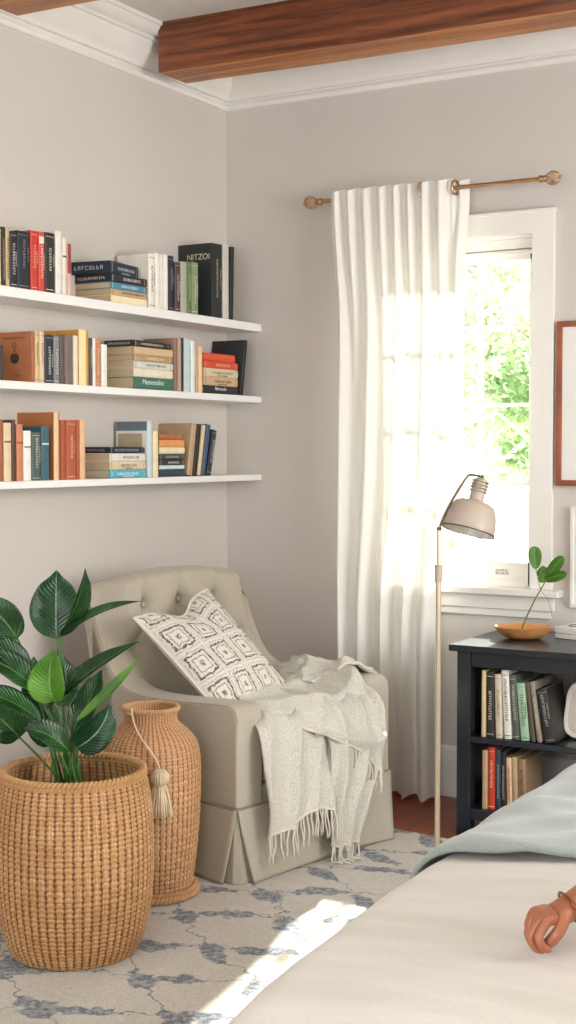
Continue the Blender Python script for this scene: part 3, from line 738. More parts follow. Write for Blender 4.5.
def leaf(name, mat, parent, base, tip, bend, W, nrm, fold=.25, wave=.0, shape='lance', nu=26, nv=12, seed=0, curl=0.0):
    """one leaf: midrib from base to tip bending through an offset, blade spread to both sides"""
    B, T, K = Vector(base), Vector(tip), Vector(bend); N0 = Vector(nrm).normalized()
    mid = (B+T)/2+K; P = []; uv = []
    for i in range(nu+1):
        t = i/nu
        p = B*(1-t)**2+mid*2*t*(1-t)+T*t*t
        tg = ((mid-B)*(1-t)+(T-mid)*t).normalized()
        side = tg.cross(N0).normalized(); n = side.cross(tg).normalized()
        if shape == 'lance': w = W*(math.sin(PI*min(1, t**.82))**.85)*(1 if t < .6 else 1-.25*sstep(.6, 1, t))
        elif shape == 'broad': w = W*(math.sin(PI*t**.72)**.62)
        elif shape == 'oval': w = W*math.sqrt(max(0, 1-(2*t-1)**2))*(1+.12*(2*t-1))
        else: w = W*math.sin(PI*t)
        if shape == 'broad': w *= 1-.45*sstep(.78, .97, t)
        w = max(w, .0006); row = []
        for j in range(nv+1):
            s = 2*j/nv-1
            off = side*s*w*math.cos(fold*abs(s))+n*(abs(s)**1.3*w*math.sin(fold)*1.1+wave*w*math.sin(t*9+s*2+seed)*abs(s)+curl*w*s*s*s)
            row.append(p+off); uv.append((j/nv, t))
        P.append(row)
    b = MB(); b.grid(P); b.uv = uv
    return b.build(name, mat, parent, smooth=True, fix=False, solid=.0012, solid_off=0)

sp = thing('plant_cutting', 'small sprig with five round green leaves standing in the wooden bowl', 'plant', (1.457, -.245, .708))
def rel(p, o): return tuple(a-c for a, c in zip(p, o))
O = (1.457, -.245, .708)
stem = [(1.457, -.245, .708), (1.478, -.236, .770), (1.508, -.222, .842), (1.536, -.212, .896), (1.552, -.208, .930)]
b = MB(); b.tube([rel(p, O) for p in spline(stem, 24)], [.0036-.0016*k/24 for k in range(25)], 8)
b.tube([rel(p, O) for p in spline([(1.526, -.214, .88), (1.515, -.212, .92), (1.505, -.21, .962)], 8)], .0013, 6)
b.tube([rel(p, O) for p in spline([(1.526, -.216, .876), (1.552, -.214, .85), (1.566, -.212, .81), (1.570, -.21, .78)], 10)], .0009, 5)
b.build('stem', M_STEMB, sp, smooth=True)
vw = Vector((.50, -.84, .12))
for (bs, tp, W, m, fo) in (((1.507, -.212, .955), (1.496, -.20, 1.040), .025, M_LEAF4, .25), ((1.548, -.208, .925), (1.612, -.21, 1.008), .023, M_LEAF4, .3),
                       ((1.540, -.210, .915), (1.632, -.222, .945), .021, M_LEAF4, .35), ((1.526, -.214, .905), (1.556, -.21, .962), .020, M_LEAF4, .2),
                       ((1.515, -.214, .93), (1.538, -.20, .965), .012, M_LEAF4, .2)):
    leaf('leaf', m, sp, rel(bs, O), rel(tp, O), (0, -.006, .004), W, vw, fo, .04, 'oval', 18, 8)

def magazine(z, w, d, t, rot, hexc, lab):
    b = MB(); b.box(0, w, 0, d, 0, t); M = Matrix.Translation((1.578, -.20, z)) @ Matrix.Rotation(rot, 4, 'Z')
    o = b.build('magazine', [cover_mat(hexc)], bevel=.0012); o.matrix_world = M
    p = MB(); p.box(.004, w-.001, -.0003, .0005, .002, t-.002); p.box(-.0003, .0005, .004, d-.004, .002, t-.002); p.build('pages', plain('magazine_pages', 'd4d2cc', .7, var=.08, scale=80), o)
    tag(o, lab, 'magazine', 'magazines on the bookcase top'); return o
magazine(.7005, .31, .165, .019, math.radians(-14), 'b8b5b0', 'grey white magazine lying under another on the bookcase top')
mg = magazine(.7205, .30, .160, .022, math.radians(-10), 'ecebe8', 'white magazine with a black curl on its cover, uppermost on the bookcase')
b = MB(); b.tube([(.06+.035*math.cos(a), .07+.03*math.sin(a), .0222) for a in [PI*.2+1.5*PI*k/24 for k in range(25)]], .0028, 6)
b.tube([(.03, .14, .0222), (.06, .16, .0222), (.10, .15, .0222)], .002, 6); b.build('cover_print', ink_mat('26262a'), mg)

# ------------------------------------------------------------------ picture frames
def picture(name, x0, z0, w, h, bw, mat, lab, inner, rot=0):
    g = thing(name, lab, 'picture', (x0, -.001, z0))
    b = MB(); d = .022
    P = [[(a, y, c) for (a, c) in ((s, s), (w-s, s), (w-s, h-s), (s, h-s))] for (s, y) in ((0, 0), (0, -d), (bw, -d), (bw, -.012), )]
    b.grid(P, closev=True); b.build('frame', mat, g, bevel=.0015)
    b = MB(); b.box(bw-.001, w-bw+.001, -.012, -.001, bw-.001, h-bw+.001); b.build('mat_board', inner, g)
    return g
MATB = plain('mat_board_white', 'ebe8e2', .8, var=.01, bumpk=.03)
g = picture('picture_frame', 1.512, 1.263, .48, .628, .022, M_FRAMEWOOD, 'reddish brown wooden picture frame with white mat at the right edge', MATB)
b = MB(); b.box(.11, .37, -.0135, -.0115, .14, .49); b.build('print', plain('pale_print', 'd9d2c6', .8, var=.12, scale=9), g)
g = picture('picture_frame', 1.574, .797, .42, .385, .012, M_TRIM, 'thin white frame below the brown one, right of the sprig leaves', plain('panel_offwhite', 'e4e0d8', .7, var=.01))

# ------------------------------------------------------------------ curtain rod and curtain
M_BRASS = plain('brass', 'c6a07a', .28, 1.0, var=.1, scale=20, bumpk=.03)
RZ, RYY = 2.421, -.10
rod = thing('curtain_rod', 'thin brass curtain rod with openwork ball finials above the window', 'curtain rod', (.512, RYY, RZ))
b = MB(); b.tube([(.018, 0, 0), (.955, 0, 0)], .0085, 14); b.build('rod', M_BRASS, rod, smooth='auto')
for s, x in ((-1, 0.018), (1, .955)):
    b = MB()
    prof = [(.0086, 0), (.015, .002), (.015, .010), (.010, .013), (.013, .020), (.013, .026), (.008, .032)]
    M = Matrix(((0, 0, s), (0, 1, 0), (-s, 0, 0))); b.lathe([(r_, z_) for r_, z_ in prof], (x, 0, 0), 20, 0, M)
    c = Vector((x+s*.054, 0, 0)); R = .026
    for k in range(6):   # openwork ball of curling wires
        a0 = PI*k/6; pts = []
        for i in range(26):
            th = 2*PI*i/26; ph = a0+.5*math.sin(2*th)
            pts.append(c+Vector((math.cos(th), math.sin(th)*math.cos(ph), math.sin(th)*math.sin(ph)))*R)
        b.tube(pts, .0019, 6, closed=True)
    b.sphere((x+s*.084, 0, 0), .006, 10, 8)
    b.build('finial', M_BRASS, rod, smooth=True)
for x in (.13, .60):
    b = MB(); b.tube([(x, 0, -.004), (x, .04, -.01), (x, .098, -.012)], .006, 8); b.lathe([(.0001, 0), (.022, 0), (.022, .006), (.0001, .007)], (x, .0985, -.012), 20, 0, Matrix(((1, 0, 0), (0, 0, -1), (0, 1, 0))))
    b.build('bracket', M_BRASS, rod, smooth='auto')

t = NT('curtain_cloth'); o = t.obj(); n1 = t.noise(t.scale(o, (900, 900, 300)), 1, 2)
bp = t.bump(n1, .15, .001)
d1 = t.n('ShaderNodeBsdfDiffuse'); d1.inputs[0].default_value = (*lin('f0ede5'), 1)
tr = t.n('ShaderNodeBsdfTranslucent'); tr.inputs[0].default_value = (*lin('f4f1ea'), 1)
m1 = t.n('ShaderNodeMixShader'); m1.inputs[0].default_value = CURT_T; t.l(d1.outputs[0], m1.inputs[1]); t.l(tr.outputs[0], m1.inputs[2])
tp = t.n('ShaderNodeBsdfTransparent'); m2 = t.n('ShaderNodeMixShader'); m2.inputs[0].default_value = .02
t.l(m1.outputs[0], m2.inputs[1]); t.l(tp.outputs[0], m2.inputs[2]); t.l(m2.outputs[0], t.out.inputs[0]); t.l(bp, d1.inputs['Normal'])
M_CURT = t.mat
nu, nv = 110, 300; P = []
for i in range(nu+1):
    v = i/nu; z = 2.452-(2.452-.012)*v; row = []
    xl = .580+.03*sstep(0, .25, v)+.004*math.sin(v*6); xr = 1.172-.012*sstep(.2, .5, v)-.095*sstep(.45, .72, v)+.012*sstep(.75, 1, v)
    xl += .02*sstep(.5, 1, v)
    for j in range(nv+1):
        u = j/nv; x = xl+(xr-xl)*(u+.012*math.sin(u*23)*(v))
        ph = u*9.0*2*PI+.5*math.sin(u*11)
        ph2 = u*5.2*2*PI+1.1*math.sin(u*5+1)
        k = sstep(.05, .5, v)
        amp = (1-k)*.017*math.cos(ph)+k*(.026*math.cos(ph2)+.010*math.cos(ph))
        y = -.128+amp+.012*fn(u*4, v*1.6, 2)*k-.03*sstep(.5, 1, v)*.6
        if v < .08: y = min(y, -.112) if u < .80 else y
        if u > .90: y = y+(.045*(1-sstep(.02, .16, v)))*sstep(.90, .93, u)   # last tuck runs behind the rod
        zz = z+.006*math.cos(ph)*(1-sstep(0, .03, v))+(.010*math.cos(ph2+1) if i == nu else 0)*1
        row.append((x, y, zz))
    P.append(row)
b = MB(); b.grid(P)
cu = b.build('curtain', M_CURT, smooth=True, fix=False)
tag(cu, 'floor length cream curtain panel gathered on the left half of the window', 'curtain')
for x in (.995, 1.128):
    b = MB(); n = 28
    b.tube([(x+.006*math.cos(a), RYY-(.040 if x < 1 else .008)+.0285*math.cos(a)*(.3 if x < 1 else .75), RZ+.026*math.sin(a)) for a in [2*PI*k/n for k in range(n)]], .0052, 10, closed=True)
    b.build('grommet', M_BRASS, cu, smooth=True)
# hem seam
# ------------------------------------------------------------------ armchair
ch = thing('armchair', 'greige linen armchair with a button tufted back and pleated skirt in the corner', 'armchair', (.668, -.988, 0), math.radians(-12.8))
ch.scale = (1.03, 1.002, 1)
def itp(tab, x):
    for (a, fa), (b_, fb) in zip(tab, tab[1:]):
        if x <= b_: return fa+(fb-fa)*sstep(0, 1, 0) if x <= a else fa+(fb-fa)*(x-a)/(b_-a)
    return tab[-1][1]
XS = [(.2, -.19), (.55, -.20), (.62, -.222), (.717, -.272), (.80, -.312), (.90, -.352), (1, -.38)]
XC = [(.2, -.13), (.45, -.150), (.65, -.19), (.85, -.24), (.95, -.262), (1, -.28)]
XR = [(.2, -.325), (.55, -.328), (.62, -.333), (.72, -.350), (.82, -.375), (.93, -.402), (1, -.41)]
BTN = [(-.185, .845), (-.015, .850), (.155, .845), (-.10, .70), (.07, .70), (.24, .70), (-.27, .70)]
def topz(y):
    a = abs(y)/.385
    t = .966-.050*a**2.2
    if abs(y) > .335: t -= .05-math.sqrt(max(0, .05**2-(abs(y)-.335)**2))*1.0 if abs(y) < .385 else .05
    return t
def btn_disp(y, z):
    d = 0
    for (by, bz) in BTN:
        r2 = ((y-by)**2+(z-bz)**2)/(.036**2); d += .034*math.exp(-r2)
    # pull lines: from each button up to the top, and diagonals between rows
    segs = [((by, bz), (by+(by)*.1, 1.0)) for by, bz in BTN if bz > .8]+[((a[0], a[1]), (c[0], c[1])) for a in BTN for c in BTN if a[1] > .8 and c[1] < .8 and abs(a[0]-c[0]) < .12]
    for (p, q) in segs:
        dx, dz = q[0]-p[0], q[1]-p[1]; L2 = dx*dx+dz*dz
        t = max(0, min(1, ((y-p[0])*dx+(z-p[1])*dz)/L2)); dd = math.hypot(y-p[0]-t*dx, z-p[1]-t*dz)
        d += .013*math.exp(-(dd/.012)**2)*(1-.55*t)
    return d
ys = [-.385, -.3835, -.379, -.372, -.36]+[-.345+.69*k/88 for k in range(89)]+[.36, .372, .379, .3835, .385]
P = []
for y in ys:
    T = topz(y); e = max(0, (abs(y)-.36)/.025); inset = .012*(1-math.sqrt(max(0, 1-e*e))) if e > 0 else 0
    k = sstep(.385, .27, abs(y)) if False else 1-sstep(.27, .385, abs(y)); row = []
    n = 60
    for i in range(n+1):
        z = .28+(T-.045-.28)*i/n
        x = itp(XS, z)*(1-k)+itp(XC, z)*k
        x -= btn_disp(y, z)*(1 if z > .5 else 0)
        row.append((x-inset, y, z))
    xf = row[-1][0]; zt = T-.045; xr = itp(XR, zt)+inset
    for i in range(1, 15):
        a = PI*i/15; row.append(((xf+xr)/2+(xf-xr)/2*math.cos(a), y, zt+(.045-inset)*math.sin(a)**.75))
    for i in range(12): row.append((itp(XR, zt-(zt-.25)*i/11)+inset, y, zt-(zt-.25)*i/11))
    P.append(row)
b = MB(); b.grid(P); m = len(P[0])
b.f.append(tuple(range(m))); b.mi.append(0); b.f.append(tuple(range((len(ys)-1)*m, len(ys)*m))); b.mi.append(0)
b.build('backrest', M_CHAIR, ch, smooth='auto')
for (by, bz) in BTN:
    k = 1-sstep(.27, .385, abs(by)); x = itp(XS, bz)*(1-k)+itp(XC, bz)*k-.038
    b = MB(); b.sphere((x, by, bz), .011, 14, 8, (1, 1, 1)); o = b.build('button', M_CHAIR, ch, smooth=True)
prof = [(.385, .25), (.386, .40), (.386, .535), (.380, .562), (.362, .578), (.33, .583), (.2, .576), (.06, .568), (-.06, .567), (-.13, .577), (-.185, .602), (-.225, .645), (-.258, .705), (-.285, .765), (-.305, .82), (-.33, .84), (-.33, .25)]
for s in (-1, 1):
    b = MB(); up = [Vector((x, z, 0)) for x, z in prof[2:15]]; sm = [tuple(p)[:2] for p in spline([tuple(p) for p in up], 48)]
    poly = [(.385, .25)]+sm+[(-.325, .84), (-.325, .25)]
    poly = [(x, z+(.012 if s > 0 else 0)*sstep(.3, .5, z)*(1-sstep(.6, .8, z))) for x, z in poly]
    b.prism(poly, 'y', s*.265, s*.385)
    b.build('arm', M_CHAIR, ch, bevel=.022, seg=4)
    pp = [(.3845, .255), (.3845, .40)]+[(x, z+(.012 if s > 0 else 0)*(1-sstep(.6, .8, z))) for x, z in sm]
    path = []
    for i, (x, z) in enumerate(pp):
        a = Vector(pp[max(i-1, 0)]); c = Vector(pp[min(i+1, len(pp)-1)]); t_ = (c-a).normalized(); nrm = Vector((t_.y, -t_.x))
        if nrm.dot(Vector((1, 1))) < 0 : nrm = -nrm
        q = Vector((x, z))-nrm*.0055; path.append((q.x, s*.3795, q.y))
    # continue up the front edge of the back wing
    for z in (.86, .88, .90): path.append((itp(XS, z)-.006, s*.379, z))
    b = MB(); b.tube(path, .0036, 7); b.build('piping', M_PIPING, ch, smooth=True)
# seat cushion
n, m_ = 30, 30; P = []
def cushion(x0, x1, y0, y1, z0, z1, r, crown):
    rows = []
    cx, cy, hx, hy = (x0+x1)/2, (y0+y1)/2, (x1-x0)/2, (y1-y0)/2; N = 64
    prof = [(.0, 1, 0)]
    out = []
    levels = [(0.0, 0), (.5, 0), (.8, 0)]
    def ring(inset, z, cr_=0):
        row = []
        for k in range(N):
            a = 2*PI*(k+.5)/N; ca, sa = math.cos(a), math.sin(a); e = 9
            rr_ = 1/((abs(ca)**e+abs(sa)**e)**(1/e)); row.append((cx+(hx-inset)*rr_*ca, cy+(hy-inset)*rr_*sa, z))
        return row
    h = (z1-z0)/2
    mn = min(hx, hy)
    for f in (.999, .75, .5, .3, .15): out.append(ring(mn*f, z0, 0))
    for k in range(6): a = PI/2*k/5; out.append(ring(r*(1-math.sin(a)), z0+r*(1-math.cos(a))))
    for k in range(6): a = PI/2*k/5; out.append(ring(r*(1-math.cos(a)), z1-r*(1-math.sin(a))))
    for f in (.15, .3, .5, .75, .999): out.append(ring(mn*f, z1+crown*(1-(1-f)**3)))
    return out
b = MB(); b.grid(cushion(-.17, .392, -.262, .262, .312, .485, .022, .018), closev=True); b.build('seat_cushion', M_CHAIR, ch, smooth=True)
for z in (.331, .468):
    b = MB(); b.tube([(.388, -.245, z), (.3925, -.235, z), (.3935, 0, z), (.3925, .235, z), (.388, .245, z)], .0032, 6); b.build('piping', M_PIPING, ch, smooth=True)
b = MB(); b.box(-.325, .378, -.375, .375, .16, .312); b.build('base', M_CHAIR, ch, bevel=.006)
# skirt with kick pleats
SK0, SK1 = .253, .0145
def skirt_panel(p0, p1, nrm, gap0, gap1, seed, wav=.003):
    """vertical panel between corners p0,p1; the ends open into pleats towards the floor"""
    p0, p1, nr = Vector(p0), Vector(p1), Vector(nrm); d = (p1-p0); L = d.length; d.normalize(); P = []
    for i in range(21):
        v = i/20; z = SK0+(SK1-SK0)*v
        a = gap0*v**1.15; c = L-gap1*v**1.15; row = []
        for j in range(41):
            u = j/40; s = a+(c-a)*u
            edge = math.exp(-u*14)*(gap0 > 0)+math.exp(-(1-u)*14)*(gap1 > 0)
            off = .003+.020*v+edge*.010*v*v+wav*v*math.sin(u*7+seed)
            q = p0+d*s+nr*off; row.append((q.x, q.y, z+.006*v*math.sin(u*PI)))
        P.append(row)
    return P
panels = [((.386, -.386), (.386, .386), (1, 0), .045, .02), ((-.33, -.386), (.386, -.386), (0, -1), .0, .030), ((.386, .386), (-.33, .386), (0, 1), .02, .0), ((-.33, .386), (-.33, -.386), (-1, 0), 0, 0)]
for k, (a, c, nr, g0, g1) in enumerate(panels):
    b = MB(); b.grid(skirt_panel((*a, 0), (*c, 0), (*nr, 0), g0, g1, k)); b.build('skirt', M_CHAIR, ch, smooth=True, solid=.005, solid_off=0)
for s in (-1, 1):
    b = MB(); P = []
    for i in range(9):
        v = i/8; z = SK0-.006+(SK1-SK0+.006)*v; o_ = .010*v-.001
        P.append([(.25, s*(.384+o_), z), (.375, s*(.384+o_), z), (.384+o_, s*(.375), z), (.384+o_, s*.25, z)])
    b.grid(P); b.build('pleat_inset', M_CHAIR, ch, solid=.004, solid_off=0)
b = MB(); b.tube([(-.33, -.388, .254), (.375, -.3895, .254), (.3865, -.386, .254), (.3895, -.375, .254), (.3895, .375, .254), (.3865, .386, .254), (.375, .3895, .254), (-.33, .388, .254)], .0038, 7); b.build('piping', M_PIPING, ch, smooth=True)

CH = ch.matrix_basis.copy() if False else (Matrix.Translation((.668, -.988, 0)) @ Matrix.Rotation(math.radians(-12.8), 4, 'Z') @ Matrix.Diagonal((1.03, 1.002, 1, 1)))
# ------------------------------------------------------------------ patterned cushion
t = NT('pillow_block_print'); uv = t.uv(); sep = t.n('ShaderNodeSeparateXYZ'); t.l(uv, sep.inputs[0])
nzc = t.n('ShaderNodeTexNoise'); nzc.inputs['Scale'].default_value = 26; t.l(uv, nzc.inputs['Vector'])
sn = t.n('ShaderNodeSeparateColor'); t.l(nzc.outputs['Color'], sn.inputs[0])
def cell(s, jit):
    a = t.math('ADD', t.math('MULTIPLY', s, 3.6), t.math('MULTIPLY', t.math('SUBTRACT', jit, .5), .16))
    return t.math('MULTIPLY', t.math('ABSOLUTE', t.math('SUBTRACT', t.math('FRACT', a), .5)), 2)
U_, V_ = cell(sep.outputs[0], sn.outputs[0]), cell(sep.outputs[1], sn.outputs[1])
m = t.math('MAXIMUM', U_, V_)
def band(lo, hi, s=.025): return t.math('MULTIPLY', t.ramp(m, lo-s, lo+s), t.math('SUBTRACT', 1, t.ramp(m, hi-s, hi+s)))
pat = t.math('MAXIMUM', t.math('MAXIMUM', band(.62, .74), t.math('MULTIPLY', band(.40, .47), .75)), t.math('MAXIMUM', t.math('MULTIPLY', band(.86, .90), .6), t.math('MULTIPLY', t.math('SUBTRACT', 1, t.ramp(m, .1, .17)), .8)))
fine = t.noise(uv, 90, 2, .7); brk = t.noise(uv, 38, 3, .7)
pat = t.math('MULTIPLY', pat, t.math('ADD', .25, t.math('MULTIPLY', t.ramp(brk, .36, .52), .85)), clamp=True)
st = t.math('MULTIPLY', t.ramp(t.math('SINE', t.math('MULTIPLY', t.math('ADD', sep.outputs[0], t.math('MULTIPLY', sn.outputs[2], .04)), 190)), .3, .9), .16)
pat = t.math('MAXIMUM', pat, t.math('MULTIPLY', st, t.ramp(brk, .4, .6)))
edge = t.math('MAXIMUM', t.math('ABSOLUTE', t.math('SUBTRACT', sep.outputs[0], .5)), t.math('ABSOLUTE', t.math('SUBTRACT', sep.outputs[1], .5)))
pat = t.math('MULTIPLY', pat, t.math('SUBTRACT', 1, t.ramp(edge, .475, .49)))
col = t.mix(pat, t.mix(fine, lin('d8d3c6'), lin('efebe0')), lin('75675a'))
hgt = t.math('ADD', t.math('MULTIPLY', pat, -1.0), t.math('MULTIPLY', fine, .5))
M_PIL = t.pbr(col, .9, 0, t.bump(hgt, .8, .004), sheen=.2, spec=.15)
M_PILB = fabric('pillow_back_cotton', 'e2ddd2', 420, .06, .3)
def pillow_pts(A, B, C, D, th, side, n=44, dent=0.0):
    A, B, C, D = map(Vector, (A, B, C, D)); nr = (B-A).cross(D-A).normalized()*-1
    P = []; uv = []
    for i in range(n+1):
        v = i/n; row = []
        for j in range(n+1):
            u = j/n; a, c = 2*u-1, 2*v-1
            # edges pull inward between corners
            uu = .5+a/2*(1-.055*(1-c*c)); vv = .5+c/2*(1-.055*(1-a*a))
            p = A*(1-uu)*(1-vv)+B*uu*(1-vv)+C*uu*vv+D*(1-uu)*vv
            h = th*((1-a**4)*(1-c**4))**.55*(.62+.38*(1-a*a)*(1-c*c))
            # chopped top edge
            dn = dent*math.exp(-((u-.50)/.18)**2)*max(0, 1-v*2.2)
            p = p+(D-A)*dn; h = h*(1-1.2*dn*2)
            w = .006*fn(u*5, v*5, 1)+.004*fn(u*11, v*11, 4)
            p = p+nr*(side*(h+w*(1-max(abs(a), abs(c))**6)))
            row.append(tuple(p)); uv.append((u, 1-v))
        P.append(row)
    return P, uv
PA, PB, PC, PD = (-.135, -.350, .822), (-.160, .022, .893), (.150, .145, .535), (.165, -.225, .500)
P, uv = pillow_pts(PA, PB, PC, PD, .072, 1, dent=.11)
b = MB(); b.grid(P); b.uv = uv
pil = b.build('throw_pillow', M_PIL, smooth=True, fix=False); pil.matrix_world = CH @ Matrix.Translation((.004, -.008, 0))
tag(pil, 'square cushion with brown block print of nested squares leaning in the armchair', 'cushion')
P2, _ = pillow_pts(PA, PB, PC, PD, .085, -1, dent=.11)
b = MB(); b.grid(P2, flip=True); b.build('pillow_back', M_PILB, pil, smooth=True, fix=False)
N_ = 44; edge = [P[0][j] for j in range(N_+1)]+[P[i][N_] for i in range(1, N_+1)]+[P[N_][j] for j in range(N_-1, -1, -1)]+[P[i][0] for i in range(N_-1, 0, -1)]
b = MB(); b.tube(edge, .0042, 7, closed=True); b.build('pillow_edge', M_PILB, pil, smooth=True)

# ------------------------------------------------------------------ knitted throw
def wr(P, amp, fr, seed, fold=0, fdir=(1, 0)):
    n, m = len(P), len(P[0]); Q = []
    for i in range(n):
        row = []
        for j in range(m):
            p = Vector(P[i][j]); a = Vector(P[min(i+1, n-1)][j])-Vector(P[max(i-1, 0)][j]); c = Vector(P[i][min(j+1, m-1)])-Vector(P[i][max(j-1, 0)])
            nr = a.cross(c)
            if nr.length > 1e-9: nr.normalize()
            if nr.x+nr.z < 0: nr = -nr
            u, v = j/(m-1), i/(n-1)
            h = amp*(fn(u*fr, v*fr*.6, seed)+.5*fn(u*fr*2.3, v*fr, seed+3))+abs(fold)*(1-abs(math.sin(PI*(u*fdir[0]+v*fdir[1])*3+seed)))**2
            row.append(tuple(p+nr*(h+amp*.8)))
        Q.append(row)
    return Q
SA = [[(-.02, -.10, .507), (-.02, .02, .51), (-.02, .14, .515), (-.02, .25, .52)],
      [(.18, -.19, .510), (.18, -.06, .513), (.18, .08, .515), (.18, .20, .52)],
      [(.345, -.262, .514), (.35, -.12, .512), (.36, 0, .515), (.36, .12, .52)],
      [(.412, -.300, .490), (.412, -.165, .49), (.418, -.05, .49), (.42, .04, .49)],
      [(.424, -.300, .38), (.426, -.165, .38), (.43, -.06, .38), (.43, .02, .38)],
      [(.432, -.290, .26), (.436, -.165, .27), (.438, -.06, .28), (.436, .01, .28)],
      [(.434, -.285, .160), (.442, -.185, .180), (.444, -.08, .215), (.44, .005, .20)]]
SB = [[(.0, .05, .525), (.0, .12, .53), (.0, .2, .54), (.02, .25, .575)],
      [(.2, .0, .53), (.2, .10, .535), (.2, .2, .54), (.2, .255, .59)],
      [(.385, -.02, .525), (.39, .1, .53), (.40, .2, .53), (.402, .275, .555)],
      [(.440, -.005, .46), (.448, .1, .47), (.45, .2, .46), (.435, .272, .46)],
      [(.445, .01, .33), (.455, .1, .33), (.452, .20, .33), (.435, .262, .34)],
      [(.450, .005, .19), (.462, .055, .18), (.458, .12, .185), (.445, .19, .21)],
      [(.450, .012, .078), (.462, .048, .072), (.46, .085, .072), (.45, .122, .085)]]
SCc = [[(-.05, -.04, .525), (-.02, .10, .530), (.0, .225, .56), (.04, .285, .635)],
      [(.08, -.09, .533), (.12, .06, .538), (.17, .215, .56), (.20, .285, .635)],
      [(.20, -.15, .533), (.27, .02, .540), (.33, .18, .550), (.35, .272, .605)],
      [(.27, -.19, .530), (.40, -.04, .530), (.44, .13, .47), (.445, .258, .46)],
      [(.285, -.205, .520), (.446, -.035, .45), (.468, .135, .375), (.462, .250, .285)]]
SD = [[(-.10, .15, .532), (.04, .17, .545), (.16, .19, .555), (.25, .22, .565)],
      [(-.07, .225, .56), (.06, .242, .59), (.19, .255, .60), (.28, .262, .60)],
      [(.0, .275, .605), (.12, .285, .622), (.23, .295, .628), (.30, .292, .632)],
      [(.10, .335, .607), (.19, .345, .612), (.27, .35, .618), (.30, .345, .618)],
      [(.18, .414, .585), (.24, .422, .57), (.28, .424, .57), (.30, .420, .57)],
      [(.20, .424, .52), (.25, .427, .50), (.29, .427, .50), (.32, .424, .51)]]
thr = MB(); sheets = []
for S_, amp, fr, sd, fold, fd in ((SA, .010, 6, 1, .024, (1, .25)), (SB, .012, 6, 7, .024, (1, .1)), (SCc, .012, 6, 12, .026, (.25, 1)), (SD, .012, 8, 21, .018, (.6, .7))):
    Q = wr(patch(S_, 70, 56), amp, fr, sd, fold, fd); sheets.append(Q); thr.grid(Q)
tb = thr.build('throw_blanket', M_THROW, smooth=True, solid=.006, solid_off=0, fix=False); tb.matrix_world = CH @ Matrix.Translation((0, -.020, 0))
tag(tb, 'pale grey green knitted throw with fringe spilling over the armchair seat and arm', 'blanket')
def hem(Q, j0, j1, name='hem_cord'):
    b = MB(); b.tube([Q[-1][j] for j in range(j0, j1+1)], .0055, 7); return b.build(name, M_FRINGE, tb, smooth=True)
hem(sheets[2], 0, 56); hem(sheets[0], 0, 56, 'hem_cord'); hem(sheets[1], 0, 56)
b = MB(); b.tube([sheets[3][i][56] for i in range(0, 71)], .006, 7); b.build('hem_cord', M_FRINGE, tb, smooth=True)
def fringe(Q, j0, j1, cnt, L, seed, zmin=.02):
    rnd = random.Random(seed); b = MB()
    for k in range(cnt):
        f = j0+(j1-j0)*k/(cnt-1); j = int(f); p = Vector(Q[-1][j]).lerp(Vector(Q[-1][min(j+1, len(Q[0])-1)]), f-j)
        l = L*rnd.uniform(.82, 1.1); dx, dy = rnd.uniform(-.008, .01), rnd.uniform(-.012, .012); path = []
        ph = rnd.uniform(0, 6)
        for i in range(9):
            s = i/8; q = p+Vector((dx*s+.002*math.sin(ph+s*7), dy*s+.002*math.cos(ph+s*6), -l*s))
            if q.z < zmin: q = Vector((q.x+(zmin-q.z)*.9, q.y+(zmin-q.z)*math.sin(ph)*.6, zmin+.003*math.sin(s*9+ph)+.002))
            path.append(q)
        b.tube(path, [.0030, .0036, .0034, .0031, .0030, .0029, .0028, .0028, .0034], 6)
    return b.build('fringe', M_FRINGE, tb, smooth=True)
fringe(sheets[0], 1, 55, 24, .10, 1); fringe(sheets[1], 1, 55, 14, .085, 2); fringe(sheets[2], 34, 55, 12, .075, 3)

# ------------------------------------------------------------------ woven baskets
def weave_mat(name, c1, c2, c3, c4):
    t = NT(name); uv = t.uv()
    n1 = t.noise(t.scale(uv, (60, 1.2, 1)), 6, 3, .6); n2 = t.noise(t.scale(uv, (4, 260, 1)), 2, 3, .6); n3 = t.noise(t.obj(), 5, 2)
    col = t.mix(t.ramp(n2, .3, .7), lin(c1), lin(c2)); col = t.mix(t.math('MULTIPLY', t.ramp(n1, .4, .7), .5), col, lin(c3))
    col = t.mix(t.math('MULTIPLY', t.ramp(n3, .4, .65), .2), col, tuple(x*.7 for x in lin(c1)))
    at = t.n('ShaderNodeAttribute', attribute_name='weaver'); col = t.mix(at.outputs['Fac'], lin(c4), col)
    return t.pbr(col, .55, 0, t.bump(t.noise(t.obj(), 300, 2), .25, .001), spec=.4)
M_WEAVE = weave_mat('seagrass_weave', '9c6636', 'd0a068', 'e6cc9c', '6e3f1c')
M_WEAVE2 = weave_mat('rattan_weave', 'b07c4e', 'd6a87a', 'e6c8a0', '84502c')
